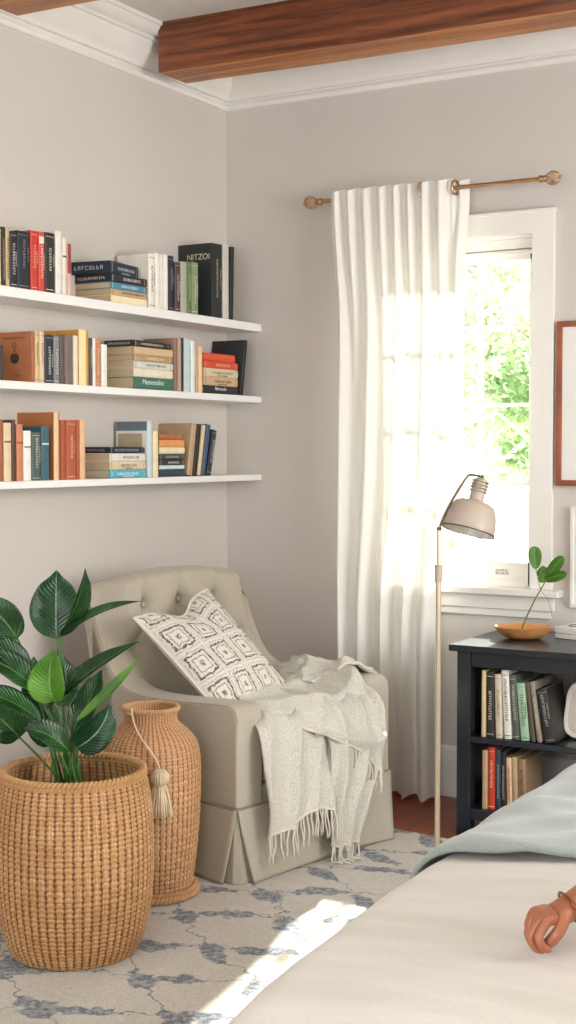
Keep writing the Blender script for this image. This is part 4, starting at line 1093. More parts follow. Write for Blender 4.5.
def woven(profile, ns, nr, amp, wr_, sub_u=6, sub_v=4, sign=1):
    """profile(v)->(r,z) ; over-under weave as real relief"""
    P = []; uv = []; tone = []; W = ns*sub_u; H = nr*sub_v
    for i in range(H+1):
        fv = i/sub_v; rowi = min(int(fv), nr-1); lv = fv-rowi; r, z = profile(i/H)
        bmp = math.sqrt(max(0, 1-(2*lv-1)**2)); row = []
        for k in range(W+1):
            u = k/sub_u
            s = abs(math.sin(PI*u))                        # weaver strand bulges between two stakes
            hw = wr_*(bmp-1)+amp*(s**.6-.62)+.0006*math.sin(rowi*2.4+int(u)*1.7)
            q = (u-round(u))/.13
            hs = -wr_*.25+amp*.1*math.sqrt(max(0, 1-q*q)) if abs(q) < 1 else -9   # upright stake in the gap
            rr_ = r+sign*max(hw, hs); a = 2*PI*k/W; tone.append(1 if hw >= hs else 0)
            row.append((rr_*math.cos(a), rr_*math.sin(a), z)); uv.append((k/W, i/H))
        P.append(row)
    b = MB(); b.grid(P, flip=True); b.uv = uv; b.tone = tone; return b
def braid(R, z, rad, turns, n=420, strands=2):
    b = MB()
    for s in range(strands):
        pts = []
        for k in range(n):
            a = 2*PI*k/n; q = a*turns+2*PI*s/strands
            pts.append(((R+rad*.75*math.cos(q))*math.cos(a), (R+rad*.75*math.cos(q))*math.sin(a), z+rad*.75*math.sin(q)))
        b.tube(pts, rad*.75, 6, closed=True)
    return b
def tab_prof(tab):
    pts = [(r, z, 0) for r, z in tab]
    def f(v):
        u = v*(len(pts)-1); i = min(int(u), len(pts)-2); q = cr(pts[max(i-1, 0)], pts[i], pts[i+1], pts[min(i+2, len(pts)-1)], u-i); return q[0], q[1]
    return f
bk1 = thing('woven_basket', 'wide round honey brown woven basket planter holding the leafy plant', 'basket', (.883, -2.160, .0125))
TB = [(.172, .002), (.194, .05), (.210, .12), (.219, .20), (.221, .29), (.218, .37), (.210, .44), (.198, .497)]
b = woven(tab_prof(TB), 56, 40, .0044, .0046, 8, 6); b.build('basket_body', M_WEAVE, bk1, smooth=True, fix=False)
TI = [(r-.010, z) for r, z in TB]
b = woven(tab_prof(TI), 56, 40, .0026, .0034, 4, 3, sign=-1); b.build('basket_lining', M_WEAVE, bk1, smooth=True, fix=False)
b = MB(); b.lathe([(.0001, .001), (.155, .001), (.166, .004), (.166, .012), (.0001, .012)], n=48); b.build('basket_base', M_WEAVE, bk1)
for (R, z, r_) in ((.193, .502, .0078), (.166, .010, .0065)): braid(R, z, r_, 46).build('rim', M_WEAVE, bk1, smooth=True)
b = braid(.196, .490, .0055, 58); b.build('rim', M_WEAVE, bk1, smooth=True)

bk2 = thing('woven_vase', 'tall narrow necked woven rattan vase between the planter basket and armchair', 'vase', (.772, -1.645, .0125))
TV = [(.134, .012), (.134, .05), (.142, .12), (.150, .20), (.155, .29), (.157, .37), (.155, .43), (.146, .475), (.124, .507), (.098, .528), (.084, .545), (.083, .562), (.088, .58)]
b = woven(tab_prof(TV), 50, 54, .0034, .0034, 8, 5); b.build('vase_body', M_WEAVE2, bk2, smooth=True, fix=False)
b = woven(tab_prof([(r-.008, z) for r, z in TV[7:]]), 56, 16, .0020, .0026, 4, 3, sign=-1); b.build('vase_lining', M_WEAVE2, bk2, smooth=True, fix=False)
b = MB(); b.lathe([(.0001, .40), (.13, .40)], n=32); b.build('vase_bottom', M_WEAVE2, bk2)
braid(.086, .583, .0058, 30, 300).build('rim', M_WEAVE2, bk2, smooth=True); braid(.143, .012, .0085, 34, 360).build('foot_ring', M_WEAVE2, bk2, smooth=True); braid(.138, .026, .006, 40, 360).build('foot_ring', M_WEAVE2, bk2, smooth=True)
# tassel hanging from the neck
M_TAS = fabric('tassel_cotton', 'e2cfae', 500, .1, .4)
tas = thing('tassel', 'cream cotton tassel hanging on a cord from the rattan vase neck', 'tassel', (.772, -1.645, .0125))
va = math.atan2(-5.16+1.632, 3.32-.765)
def cyl(a, r, z): return (r*math.cos(va+a), r*math.sin(va+a), z)
b = MB()
cord = [cyl(-.75, .080, .585), cyl(-.62, .098, .592), cyl(-.5, .108, .560), cyl(-.30, .122, .525), cyl(-.06, .152, .492), cyl(0.10, .172, .455), cyl(.15, .182, .430)]
b.tube(spline(cord, 40), .0030, 6)
b.tube([cyl(-.75+.1*math.sin(k), .097, .575+.004*math.cos(k)) for k in [i*.3-1.2 for i in range(9)]], .003, 6)
b.build('cord', M_TAS, tas, smooth=True)
hx = Vector(cyl(.15, .190, 0)); b = MB(); b.sphere((hx.x, hx.y, .405), .0262, 22, 14, (1, 1, 1))
b.tube([(hx.x+.016*math.cos(a), hx.y+.016*math.sin(a), .379) for a in [2*PI*k/20 for k in range(20)]], .004, 6, closed=True); 
for k in range(20):
    a = 2*PI*k/20; b.tube([(hx.x+0.0265*math.cos(a)*math.sin(PI*i/8+.1*(i == 0)), hx.y+0.0265*math.sin(a)*math.sin(PI*i/8+.1*(i == 0)), .405+.0265*math.cos(PI*i/8)) for i in range(1, 8)], .0022, 5)
b.build('tassel_head', M_TAS, tas, smooth=True)
b = MB(); rnd = random.Random(4)
for k in range(96):
    a = 2*PI*k/96; rr_ = .014*math.sqrt(rnd.random())+.004; R2 = (.041)*math.sqrt(rnd.uniform(.3, 1)); l = rnd.uniform(.085, .094)
    out = Vector((math.cos(va), math.sin(va)))
    pts = []
    for i in range(6):
        s = i/5; R_ = rr_+(R2-rr_)*s**.8; x, y = R_*math.cos(a), R_*math.sin(a)
        dd = x*out.x+y*out.y
        if dd < -.026: x -= (dd+.026)*out.x; y -= (dd+.026)*out.y
        pts.append((hx.x+x, hx.y+y, .382-l*s))
    b.tube(pts, [.0026, .0026, .0026, .0025, .0025, .002], 5)
b.build('tassel_skirt', M_TAS, tas, smooth=True)

# ------------------------------------------------------------------ potted plant
pl = thing('potted_plant', 'broad leaved green plant growing out of the wide woven basket', 'plant', (.853, -2.118, .05))
PO = Vector((.853, -2.118, .05))
b = MB(); b.lathe([(.0001, .0), (.11, .0), (.135, .27), (.142, .27), (.142, .285), (.13, .285), (.128, .25), (.0001, .25)], n=40); b.build('inner_pot', plain('nursery_pot', '2c2622', .6), pl, smooth='auto')
b = MB(); P = []
for i in range(9):
    r_ = .127*i/8; P.append([(max(r_, .0005)*math.cos(a), max(r_, .0005)*math.sin(a), .262+.012*fn(r_*20*math.cos(a), r_*20*math.sin(a), 3)) for a in [2*PI*k/36 for k in range(36)]])
b.grid(P, closev=True); b.build('soil', plain('soil', '2b1d14', .95, var=.4, scale=60, bumpk=.8), pl, smooth=True)
RV = Vector((math.cos(math.radians(30.25)), math.sin(math.radians(30.25)), 0)); FV = Vector((-RV.y, RV.x, 0))
def pp(r_, u_, f_): return tuple(RV*r_+FV*f_+Vector((0, 0, u_)))
def pvec(px, py, f_=0.0):
    """metres right / up of the basket axis"""
    k = (3.92+f_)/1392
    return pp((px-75.3)*k, 1.4-.05+(512-py)*k*1.0-(3.92+f_)*math.tan(math.atan(62/1392))*1.0-.0, f_)
LEAVES = [ # base px, tip px, depth base, depth tip, half width m, bend(px offset,depth), normal(r,u,f), fold, shape, material, curl
 ((57, 637), (56, 569), .02, .05, 0.0759, (-3, 0, .03), (.12, .12, -1), .30, 'broad', M_LEAF3, .0),
 ((60, 634), (88, 567), .02, -.02, 0.0391, (10, 2, -.02), (.85, .1, -.55), .45, 'broad', M_LEAF, .0),
 ((62, 634), (138, 600), .0, .05, 0.0253, (-2, -13, 0), (-.15, .75, -.6), .35, 'lance', M_LEAF, .25),
 ((18, 637), (-22, 602), .02, .0, 0.0517, (4, -12, 0), (-.1, .45, -.9), .25, 'broad', M_LEAF, .0),
 ((33, 672), (-20, 634), .0, -.02, 0.0391, (2, -8, 0), (.2, .75, -.6), .30, 'lance', M_LEAF, .1),
 ((40, 690), (-24, 655), -.03, -.06, 0.0483, (4, -16, 0), (.15, .8, -.55), .30, 'lance', M_LEAF, .1),
 ((58, 700), (55, 648), -.04, .02, 0.0598, (-7, 2, -.06), (-.35, .35, -.85), .35, 'broad', M_LEAF2, .0),
 ((58, 702), (62, 652), -.03, .03, 0.0460, (8, 8, .0), (.65, .0, -.75), .5, 'broad', M_LEAF, .0),
 ((50, 706), (137, 640), -.02, .06, 0.0414, (-2, -10, .0), (-.35, .72, -.6), .35, 'lance', M_LEAF, .15),
 ((78, 720), (141, 655), -.02, .0, 0.0253, (6, 4, 0), (-.5, .5, -.7), .40, 'lance', M_LEAF2, .2),
 ((80, 746), (112, 703), -.04, -.03, 0.0517, (12, 6, -.02), (.3, .3, -.9), .45, 'broad', M_LEAF3, -.3),
 ((74, 750), (30, 728), -.07, -.10, 0.0414, (0, -16, -.03), (.1, .75, -.65), .35, 'lance', M_LEAF, .1),
 ((22, 736), (-16, 700), -.02, -.04, 0.0529, (6, 0, -.02), (.1, .25, -.95), .25, 'broad', M_LEAF, .0),
 ((45, 720), (-22, 690), -.05, -.08, 0.0391, (0, -14, 0), (.1, .85, -.5), .30, 'lance', M_LEAF, .1),
 ((42, 716), (30, 655), .06, .10, 0.0460, (-6, 0, 0), (.3, .1, -.95), .30, 'broad', M_LEAF, .0),
 ((70, 730), (98, 668), .06, .09, 0.0414, (4, 0, 0), (-.3, .3, -.9), .30, 'broad', M_LEAF, .0),
 ((48, 745), (30, 690), .05, .08, 0.0460, (-5, 0, 0), (.3, .3, -.9), .30, 'broad', M_LEAF3, .0),
]
rnd = random.Random(11)
for k, (bp_, tp_, fb, ft, W, bd, nr, fo, shp, mt, cl) in enumerate(LEAVES):
    B_ = pvec(*bp_, fb); T_ = pvec(*tp_, ft)
    bend = RV*(bd[0]*.0028)+Vector((0, 0, -bd[1]*.0028))+FV*bd[2]
    N_v = RV*nr[0]+Vector((0, 0, nr[1]))+FV*nr[2]
    leaf('leaf', mt, pl, B_, T_, bend, W, N_v, fo, .05, shp, 30, 14, k, cl)
    a = rnd.uniform(0, 2*PI); r0 = rnd.uniform(.01, .045); root_ = Vector((r0*math.cos(a), r0*math.sin(a), .262))
    Bv = Vector(B_); md = root_.lerp(Bv, .55); md.x = root_.x+(Bv.x-root_.x)*.35; md.y = root_.y+(Bv.y-root_.y)*.35
    pts = spline([tuple(root_), tuple(md), tuple(Bv)], 18)
    b = MB(); b.tube(pts, [.0048-.002*i/18 for i in range(19)], 7); b.build('stem', M_STEM, pl, smooth=True)
for (a_, c_) in (((24, 620), (17, 640)), ((78, 668), (66, 690))):
    b = MB(); A_, C_ = pvec(*a_), pvec(*c_); b.tube([C_, A_], [.003, .0006], 6); b.build('leaf_bud', M_STEM, pl, smooth=True)
for k in range(7):
    a = rnd.uniform(0, 2*PI); r0 = rnd.uniform(.01, .05); tt = pvec(rnd.uniform(45, 80), rnd.uniform(715, 760), rnd.uniform(-.03, .05))
    b = MB(); b.tube(spline([(r0*math.cos(a), r0*math.sin(a), .262), tuple(Vector((r0*math.cos(a), r0*math.sin(a), .262)).lerp(Vector(tt), .5)), tt], 8), [.0045-.003*i/8 for i in range(9)], 6); b.build('stem', M_STEM, pl, smooth=True)

# ------------------------------------------------------------------ floor lamp
M_LAMP = plain('lamp_taupe_enamel', 'b5a596', .45, var=.03, scale=30, bumpk=.03)
M_LMET = plain('lamp_champagne_metal', 'cdbda4', .32, .6, var=.01, scale=30, bumpk=.02)
M_LDK = plain('lamp_bronze', '75685a', .35, .8, var=.05, scale=30, bumpk=.02)
LX, LY = 1.500, -1.083
la = thing('floor_lamp', 'slim champagne floor lamp with a tilted taupe dome shade before the window', 'lamp', (LX, LY, .0125), 0)
b = MB(); b.lathe([(.0001, 0), (.066, 0), (.070, .004), (.070, .010), (.064, .015), (.02, .018), (.014, .026), (.0001, .028)], n=48); b.build('base', M_LMET, la, smooth='auto')
b = MB(); b.tube([(0, 0, .02), (0, 0, .985)], .0088, 16); b.build('pole', M_LMET, la, smooth='auto')
b = MB(); b.tube([(0, 0, .98), (0, 0, 1.145)], .0058, 12); b.build('upper_pole', M_LMET, la, smooth='auto')
b = MB(); b.lathe([(.0001, .965), (.0125, .965), (.0125, 1.022), (.0001, 1.022)], n=20); b.build('collar', M_LAMP, la, smooth='auto')
Rl, Fl = RV, FV
def lp(px, py, f_=0.0):
    k = (4.535+f_)/1392
    v = RV*((px-437.2)*k)+FV*f_; return (v.x, v.y, 1.4-.0125-(py-450)*k)
b = MB(); b.sphere(lp(437.5, 527), .008, 12, 8); b.tube(spline([lp(437.5, 527), lp(444, 511), lp(455, 491), lp(464.5, 476.5), lp(469, 474.3), lp(481, 476.5)], 40), .0042, 9); b.build('arm', M_LDK, la, smooth=True)
# shade assembly axis: tilted
ax = (Vector(lp(478.5, 478, -.0))-Vector(lp(464, 530, -.0)))
ax = (ax+FV*.03).normalized(); cB = Vector(lp(465.8, 529.5))
xa = ax.cross(Vector((0, 0, 1))).normalized(); ya = xa.cross(ax).normalized()
MS = Matrix((xa, ya, -ax)).transposed()  # columns; z' = along axis downwards -> use +ax
MS = Matrix(((xa.x, ya.x, ax.x), (xa.y, ya.y, ax.y), (xa.z, ya.z, ax.z)))
b = MB(); prof = [(.0865, 0), (.0845, .02), (.0800, .05), (.0735, .072), (.064, .088), (.048, .097), (.026, .101), (.020, .101)]
inn = [(r_-.003, z_-.003 if z_ > .08 else z_) for r_, z_ in reversed(prof)]
b.lathe(prof+inn[:1], tuple(cB), 56, 0, MS); b.lathe(inn+prof[:1], tuple(cB), 56, 1, MS)
# close lip
b.build('shade', [M_LAMP, plain('shade_inside_white', 'ece8e0', .5)], la, smooth='auto')
b = MB(); b.tube([tuple(cB+MS @ Vector((0.086*math.cos(a), .086*math.sin(a), 0))) for a in [2*PI*k/48 for k in range(48)]], .0024, 6, closed=True); b.build('shade_rim', M_LDK, la, smooth=True)
b = MB(); b.lathe([(.0001, .097), (.0245, .097), (.0235, .112), (.0235, .126)]+[(.0265 if k % 2 else .0225, .130+.0052*k) for k in range(8)]+[(.022, .17), (.017, .175), (.0001, .176)], tuple(cB), 30, 0, MS); b.build('socket', M_LAMP, la, smooth='auto')
b = MB()
for k in range(4): b.tube([tuple(cB+MS @ Vector((.0272*math.cos(a), .0272*math.sin(a), .134+.0104*k))) for a in [2*PI*q/26 for q in range(26)]], .0026, 6, closed=True)
b.build('socket_ring', M_LMET, la, smooth=True)
b = MB(); b.sphere(tuple(cB+MS @ Vector((0, 0, .055))), .026, 18, 12); b.tube([tuple(cB+MS @ Vector((0, 0, .07))), tuple(cB+MS @ Vector((0, 0, .108)))], .013, 12); b.build('bulb', plain('bulb_glass', 'e6e2da', .2, var=.01, bumpk=0), la, smooth=True)
b = MB(); b.sphere(tuple(cB+MS @ Vector((0, 0, .182))), .007, 10, 8); b.build('arm_joint', M_LDK, la, smooth=True)
# ------------------------------------------------------------------ rug
t = NT('rug_wool'); o = t.obj()
wob = t.n('ShaderNodeTexNoise'); wob.inputs['Scale'].default_value = 2.2; wob.inputs['Detail'].default_value = 1; t.l(o, wob.inputs['Vector'])
wob2 = t.n('ShaderNodeTexNoise'); wob2.inputs['Scale'].default_value = 24; wob2.inputs['Detail'].default_value = 2; t.l(o, wob2.inputs['Vector'])
def vsub(nd, k):
    a = t.n('ShaderNodeVectorMath', operation='SUBTRACT'); t.l(nd.outputs['Color'], a.inputs[0]); a.inputs[1].default_value = (.5, .5, .5)
    c = t.n('ShaderNodeVectorMath', operation='SCALE'); t.l(a.outputs[0], c.inputs[0]); c.inputs['Scale'].default_value = k; return c.outputs[0]
a1 = t.n('ShaderNodeVectorMath', operation='ADD'); t.l(o, a1.inputs[0]); t.l(vsub(wob, .22), a1.inputs[1])
a2 = t.n('ShaderNodeVectorMath', operation='ADD'); t.l(a1.outputs[0], a2.inputs[0]); t.l(vsub(wob2, .085), a2.inputs[1])
sep = t.n('ShaderNodeSeparateXYZ'); t.l(a2.outputs[0], sep.inputs[0]); X, Y = sep.outputs[0], sep.outputs[1]
def lin2(a, b_, c=0.0): return t.math('ADD', t.math('ADD', t.math('MULTIPLY', X, a), t.math('MULTIPLY', Y, b_)), c)
def chain(dirx, diry, off, sp, per, phase, wmax):
    """leafy broken bands lying along parallel lines"""
    nx, ny = -diry, dirx
    q = t.math('DIVIDE', lin2(nx, ny, off), sp); idx = t.math('ROUND', q)
    d = t.math('MULTIPLY', t.math('ABSOLUTE', t.math('SUBTRACT', q, idx)), sp)
    s = t.math('ADD', t.math('DIVIDE', lin2(dirx, diry), per), t.math('MULTIPLY', idx, .37)); s = t.math('ADD', s, phase)
    fr_ = t.math('FRACT', s)
    # leaf-shaped width along the run, thin stalk between
    leafw = t.math('POWER', t.math('MAXIMUM', t.math('SINE', t.math('MULTIPLY', t.math('DIVIDE', fr_, .55), PI)), 0), .6)
    leafw = t.math('MULTIPLY', leafw, t.math('LESS_THAN', fr_, .55))
    w = t.math('ADD', t.math('MULTIPLY', leafw, wmax), .0035)
    return t.math('SUBTRACT', 1, t.ramp(t.math('DIVIDE', d, w), .75, 1.15))
c1 = chain(.79, -.613, -.03, .275, .30, .1, .036)
c2 = chain(.905, .425, .06, .245, .36, .45, .030)
gr = t.noise(t.scale(o, (1, 1, 1)), 230, 2, .7); gr2 = t.noise(o, 55, 3, .7)
pat = t.math('MULTIPLY', t.math('MAXIMUM', c1, c2), t.math('ADD', .45, t.math('MULTIPLY', t.ramp(gr2, .38, .58), .55)))
pat = t.math('MULTIPLY', pat, t.math('ADD', .6, t.math('MULTIPLY', t.ramp(gr, .3, .6), .4)))
base = t.mix(t.ramp(gr, .3, .7), lin('bdb4a6'), lin('ddd6c9')); base = t.mix(t.math('MULTIPLY', t.ramp(gr2, .45, .7), .35), base, lin('e6e0d4'))
col = t.mix(pat, base, lin('41566f'))
M_RUG = t.pbr(col, .95, 0, t.bump(t.math('ADD', gr, t.math('MULTIPLY', gr2, .6)), .9, .006), sheen=.3, spec=.1)
b = MB(); poly = [(.27, -.50), (1.12, -.595), (2.2, -.72), (4.3, -1.0), (4.3, -4.9), (.27, -4.9)]
b.prism(poly, 'z', .0005, .012); rg = b.build('rug', M_RUG, bevel=.004)
tag(rg, 'large cream rug with a broken blue grey lattice of leafy lines', 'rug')

# ------------------------------------------------------------------ bed
bed = thing('bed', 'white bed along the lower right with a smooth quilted duvet', 'bed', (3.05, -2.85, .0145))
BX0, BX1, BY0, BY1 = 2.172, 3.95, -3.98, -1.72     # world extents of the duvet
ox, oy, oz = -3.05, 2.85, -.0145
M_BEDW = plain('bed_frame_oak', '9a7450', .5)
b = MB(); b.box(BX0+.1+ox, BX1-.1+ox, BY0+.1+oy, BY1-.08+oy, .12, .27); b.build('bed_frame', M_BEDW, bed, bevel=.008)
for x in (BX0+.14, BX1-.2):
    for y in (BY0+.14, BY1-.16):
        b = MB(); b.box(x+ox, x+.06+ox, y+oy, y+.06+oy, 0, .12); b.build('leg', M_BEDW, bed, bevel=.004)
M_MATT = fabric('mattress_cotton', 'e6e1d8', 300, .05, .2)
b = MB(); b.box(BX0+.07+ox, BX1-.07+ox, BY0+.06+oy, BY1-.05+oy, .27, .50); b.build('mattress', M_MATT, bed, bevel=.05, seg=4)
def edge_top(y):
    """height of the duvet's long left edge, sloping up towards the foot"""
    return itp([(-4.2, .50), (-3.43, .556), (-3.32, .574), (-3.2, .583), (-3.04, .592), (-2.9, .602), (-2.4, .606), (-1.6, .606)], y)
def duvet_pt(u, v, lift=0.0, xs=0.0, ys=0.0):
    """u across 0..1 (includes both drops), v along 0..1 from head (near) to foot incl. drop"""
    x0, x1 = BX0+xs, BX1-xs; W = x1-x0; drop = .34
    tot = W+2*drop; s = u*tot-drop; r = .085
    yv = BY0+(BY1-BY0+.3)*v; dy = max(0, yv-(BY1-r)); 
    y = yv if dy <= 0 else BY1-r+r*math.sin(min(dy/r, PI/2)); zd = 0 if dy <= 0 else r*(1-math.cos(min(dy/r, PI/2)))+max(0, dy-r*PI/2)
    et = edge_top(y)
    cen = .030*sstep(0, .35, min(s, W-s)/1.0)
    if s < r*.5:
        q = (r*.5-s)
        a = min(q/r, PI/2); x = x0+r-r*math.sin(a) ; z = et-r*(1-math.cos(a))-max(0, q-r*PI/2); 
        x -= .0
    elif s > W-r*.5:
        q = s-(W-r*.5); a = min(q/r, PI/2); x = x1-r+r*math.sin(a); z = et-r*(1-math.cos(a))-max(0, q-r*PI/2)
    else:
        f = (s-r*.5)/(W-r); x = x0+r+(W-2*r)*f; z = et+cen
    return x, y, max(z-zd, .20+(.03 if xs else 0))+lift
def dwr(x, y, z):
    h = .010*fn(x*1.6, y*5.5+x*2.0, 1)+.006*fn(x*3, y*13+x*4, 2)*sstep(-3.6, -2.8, y)+.010*fn(x*2.2, y*2.2, 7)
    return h
P = []
for i in range(181):
    v = i/180; row = []
    for j in range(161):
        x, y, z = duvet_pt(j/160, v)
        edge = sstep(0, .12, x-BX0)*sstep(0, .12, BX1-x)
        h = dwr(x, y, z)
        if z < .5: x += (.012*math.sin(y*9)+.01*fn(y*4, z*6, 3))*(-1 if x < 3 else 1)*min(1, (.5-z)/.2)*-1
        row.append((x+ox, y+oy, z+h*(.25+.75*edge)+oz))
    P.append(row)
t = NT('duvet_cotton'); o = t.obj(); sep = t.n('ShaderNodeSeparateXYZ'); t.l(o, sep.inputs[0])
fx = t.math('SINE', t.math('MULTIPLY', sep.outputs[0], 2*PI/.020)); fy = t.math('SINE', t.math('MULTIPLY', sep.outputs[1], 2*PI/.026))
dots = t.math('MULTIPLY', t.ramp(t.math('MULTIPLY', fx, fy), .25, .9), t.ramp(t.math('MULTIPLY', sep.outputs[1], -1), .02, .55))
n1 = t.noise(o, 500, 2); n2 = t.noise(t.scale(o, (1.2, 7, 1)), 2.2, 3)
col = t.mix(t.ramp(n2, .3, .7), lin('cdc6bb'), lin('d8d1c7')); col = t.mix(t.math('MULTIPLY', dots, .10), col, lin('c9bfb2'))
bp1 = t.bump(t.math('ADD', t.math('MULTIPLY', n1, .25), t.math('MULTIPLY', dots, -.5)), .30, .0025)
M_DUVET = t.pbr(col, .85, 0, bp1, sheen=.2, spec=.15)
b = MB(); b.grid(P); b.build('duvet', M_DUVET, bed, smooth=True, fix=False)

# grey blue blanket across the foot of the bed
M_BLK = fabric('blanket_brushed_cotton', '9aa09a', 260, .1, .5, .4)
P = []; n_i, n_j = 120, 150
for i in range(n_i+1):
    row = []
    for j in range(n_j+1):
        u = .055+.89*j/n_j
        y_edge = itp([(0, -2.66), (.12, -2.68), (.20, -2.70), (.26, -2.655), (.35, -2.60), (1, -2.55)], u)
        y0 = y_edge; y1 = BY1+.22
        yv = y0+(y1-y0)*i/n_i; v = (yv-BY0)/(BY1-BY0+.3)
        x, y, z = duvet_pt(u, v, 0, -.018, 0)
        h = dwr(x, y, z); edge = sstep(0, .12, x-BX0)*sstep(0, .12, BX1-x)
        lift = .009
        # soft folds running across, and a puffed hem
        k = i/n_i
        hump = .013*math.exp(-((k-.05)/.05)**2)*edge+.014*fn(x*3+y*2, y*7-x*3, 9)+.010*fn(x*8, y*9, 2)*edge+.018*(1-abs(fn(x*2.2-y*1.3, y*3.1+x, 4)))**3*edge
        if i == 0: lift = .004
        if z < .48: x += .010*math.sin(y*11)*(1 if x < 3 else -1)*min(1, (.48-z)/.2)*-1
        dn = max(0, (y-(BY1-.1))/.1)
        row.append((x, y+.034*min(1, dn), z+lift+h*(.25+.75*edge)+hump*.8))
    P.append(row)
b = MB(); b.grid(P); bl = b.build('bed_blanket', M_BLK, smooth=True, solid=.010, solid_off=0, fix=False)
tag(bl, 'soft grey blue blanket spread across the foot end of the white bed', 'blanket')

# ------------------------------------------------------------------ person (mostly outside the frame: only a hand rests on the duvet)
M_SKIN = NT('skin'); o = M_SKIN.obj()
cs = M_SKIN.mix(M_SKIN.ramp(M_SKIN.noise(o, 60, 3), .3, .7), lin('9c5c40'), lin('a96848'))
M_SKIN = M_SKIN.pbr(cs, .42, 0, M_SKIN.bump(M_SKIN.noise(o, 240, 3), .15, .001), sss=.08)
def skin_body(name, V, E, mat, parent=None, sub=2, root=0):
    me = bpy.data.meshes.new(name); me.from_pydata([v[0] for v in V], E, [])
    o = bpy.data.objects.new(name, me); COL.objects.link(o)
    sk = o.modifiers.new('skin', 'SKIN'); sk.use_smooth_shade = True; sk.branch_smoothing = .6
    for i, (p, r_) in enumerate(V):
        r_ = r_ if isinstance(r_, tuple) else (r_, r_); me.skin_vertices[0].data[i].radius = r_
        me.skin_vertices[0].data[i].use_root = (i == root)
    sm = o.modifiers.new('sub', 'SUBSURF'); sm.levels = sub; sm.render_levels = sub
    # freeze to a plain mesh
    dg = bpy.context.evaluated_depsgraph_get(); ev = o.evaluated_get(dg); m2 = bpy.data.meshes.new_from_object(ev)
    o.modifiers.clear(); o.data = m2; bpy.data.meshes.remove(me); m2.name = name
    m2.materials.clear(); m2.materials.append(mat); m2.polygons.foreach_set('use_smooth', [True]*len(m2.polygons))
    if parent: o.parent = parent
    return o
V = []; E = []; LAB = []; CUR = ['torso']
def vt(p, r_, frm=None):
    p = tuple(p); p = (p[0]-.13*sstep(2.95, 3.1, p[0]), p[1], p[2])
    LAB.append(CUR[0]); V.append((tuple(p), r_)); i = len(V)-1
    if frm is not None: E.append((frm, i))
    return i
# seated sideways on the bed, leaning on the left-hand side arm
pelvis = vt((3.36, -2.72, .775), (.15, .125))
sp1 = vt((3.35, -2.72, .93), (.135, .105), pelvis); sp2 = vt((3.33, -2.73, 1.09), (.15, .11), sp1); sp3 = vt((3.30, -2.74, 1.20), (.13, .09), sp2)
CUR[0] = 'head'; nk = vt((3.28, -2.745, 1.29), (.050, .052), sp3); hd0 = vt((3.265, -2.75, 1.36), (.062, .07), nk); hd1 = vt((3.26, -2.755, 1.43), (.078, .09), hd0); hd2 = vt((3.262, -2.755, 1.50), (.062, .075), hd1)
# arm towards the hand in the photograph
CUR[0] = 'sleeve'; sh = vt((3.17, -2.84, 1.175), .052, sp3); ua = vt((2.93, -2.895, 1.02), .046, sh); el = vt((2.84, -2.93, .88), .041, ua)
CUR[0] = 'skin'; fa1 = vt((2.78, -2.97, .800), .043, el); fa2 = vt((2.685, -3.025, .722), .038, fa1)
WR = Vector((2.615, -3.078, .685))
# hand frame: forward towards the fingertips, across towards the little finger, up
hf = Vector((-.50, -.62, -.16)).normalized(); hu = (Vector((-.18, -.12, .95))-hf*Vector((-.18, -.12, .95)).dot(hf)).normalized(); hs = hf.cross(hu).normalized()
HS = .86
def hp(f_, s_, u_): return WR+(hf*f_+hs*s_+hu*u_)*HS
wr_ = vt(hp(.0, 0, 0), (.028, .023), fa2); 
pc = vt(hp(.028, 0, -.001), (.033, .019), wr_); pc2 = vt(hp(.050, 0, -.002), (.036, .017), pc)
FING = []
# (side, knuckle f, lengths, radius)
for k, (s_, kf, L3, r_) in enumerate(((-.031, .070, (.034, .021, .017), .0088), (-.011, .076, (.038, .024, .018), .0090), (.010, .073, (.036, .022, .017), .0086), (.029, .066, (.029, .018, .015), .0076))):
    kn = vt(hp(kf*.93, s_, .002), .0090, pc2); ang = math.radians((44, 50, 56, 62)[k]); f_, u_ = kf*.93, .002; prev = kn; tip = None
    for q, L in enumerate(L3):
        f_ += L*math.cos(ang); u_ -= L*math.sin(ang); ang += math.radians((62, 42, 0)[q])
        prev = vt(hp(f_, s_*1.04, u_), r_*.9*(1, .93, .82)[q], prev); 
    FING.append((hp(f_, s_*1.04, u_), ang, s_, r_))
th0 = vt(hp(.030, -.030, -.012), .0125, pc); th1 = vt(hp(.050, -.035, -.026), .0110, th0); th2 = vt(hp(.065, -.026, -.040), .0100, th1); th3 = vt(hp(.075, -.011, -.050), .0084, th2)
# other arm resting in the lap, legs folded to the side
CUR[0] = 'sleeve'; s2 = vt((3.45, -2.66, 1.185), .052, sp3); u2 = vt((3.50, -2.68, 1.04), .046, s2); e2 = vt((3.50, -2.74, .92), .040, u2); CUR[0] = 'skin'; f2 = vt((3.50, -2.88, .87), .034, e2); w2 = vt((3.47, -2.98, .85), (.026, .021), f2)
p2 = vt((3.45, -3.03, .845), (.033, .018), w2)
for k in range(4):
    a_ = vt((3.415+.02*k, -3.075, .845), .0088, p2); a_ = vt((3.413+.021*k, -3.11, .832), .0085, a_); vt((3.413+.021*k, -3.132, .815), .0075, a_)
a_ = vt((3.405, -3.03, .838), .0115, p2); vt((3.395, -3.065, .828), .0098, a_)
CUR[0] = 'leg'; hl = vt((3.44, -2.80, .745), .095, pelvis); kl = vt((3.60, -3.10, .745), .062, hl); cl_ = vt((3.66, -2.85, .725), .052, kl); al_ = vt((3.70, -2.60, .705), .034, cl_); CUR[0] = 'skin'; vt((3.73, -2.48, .69), (.036, .026), al_)
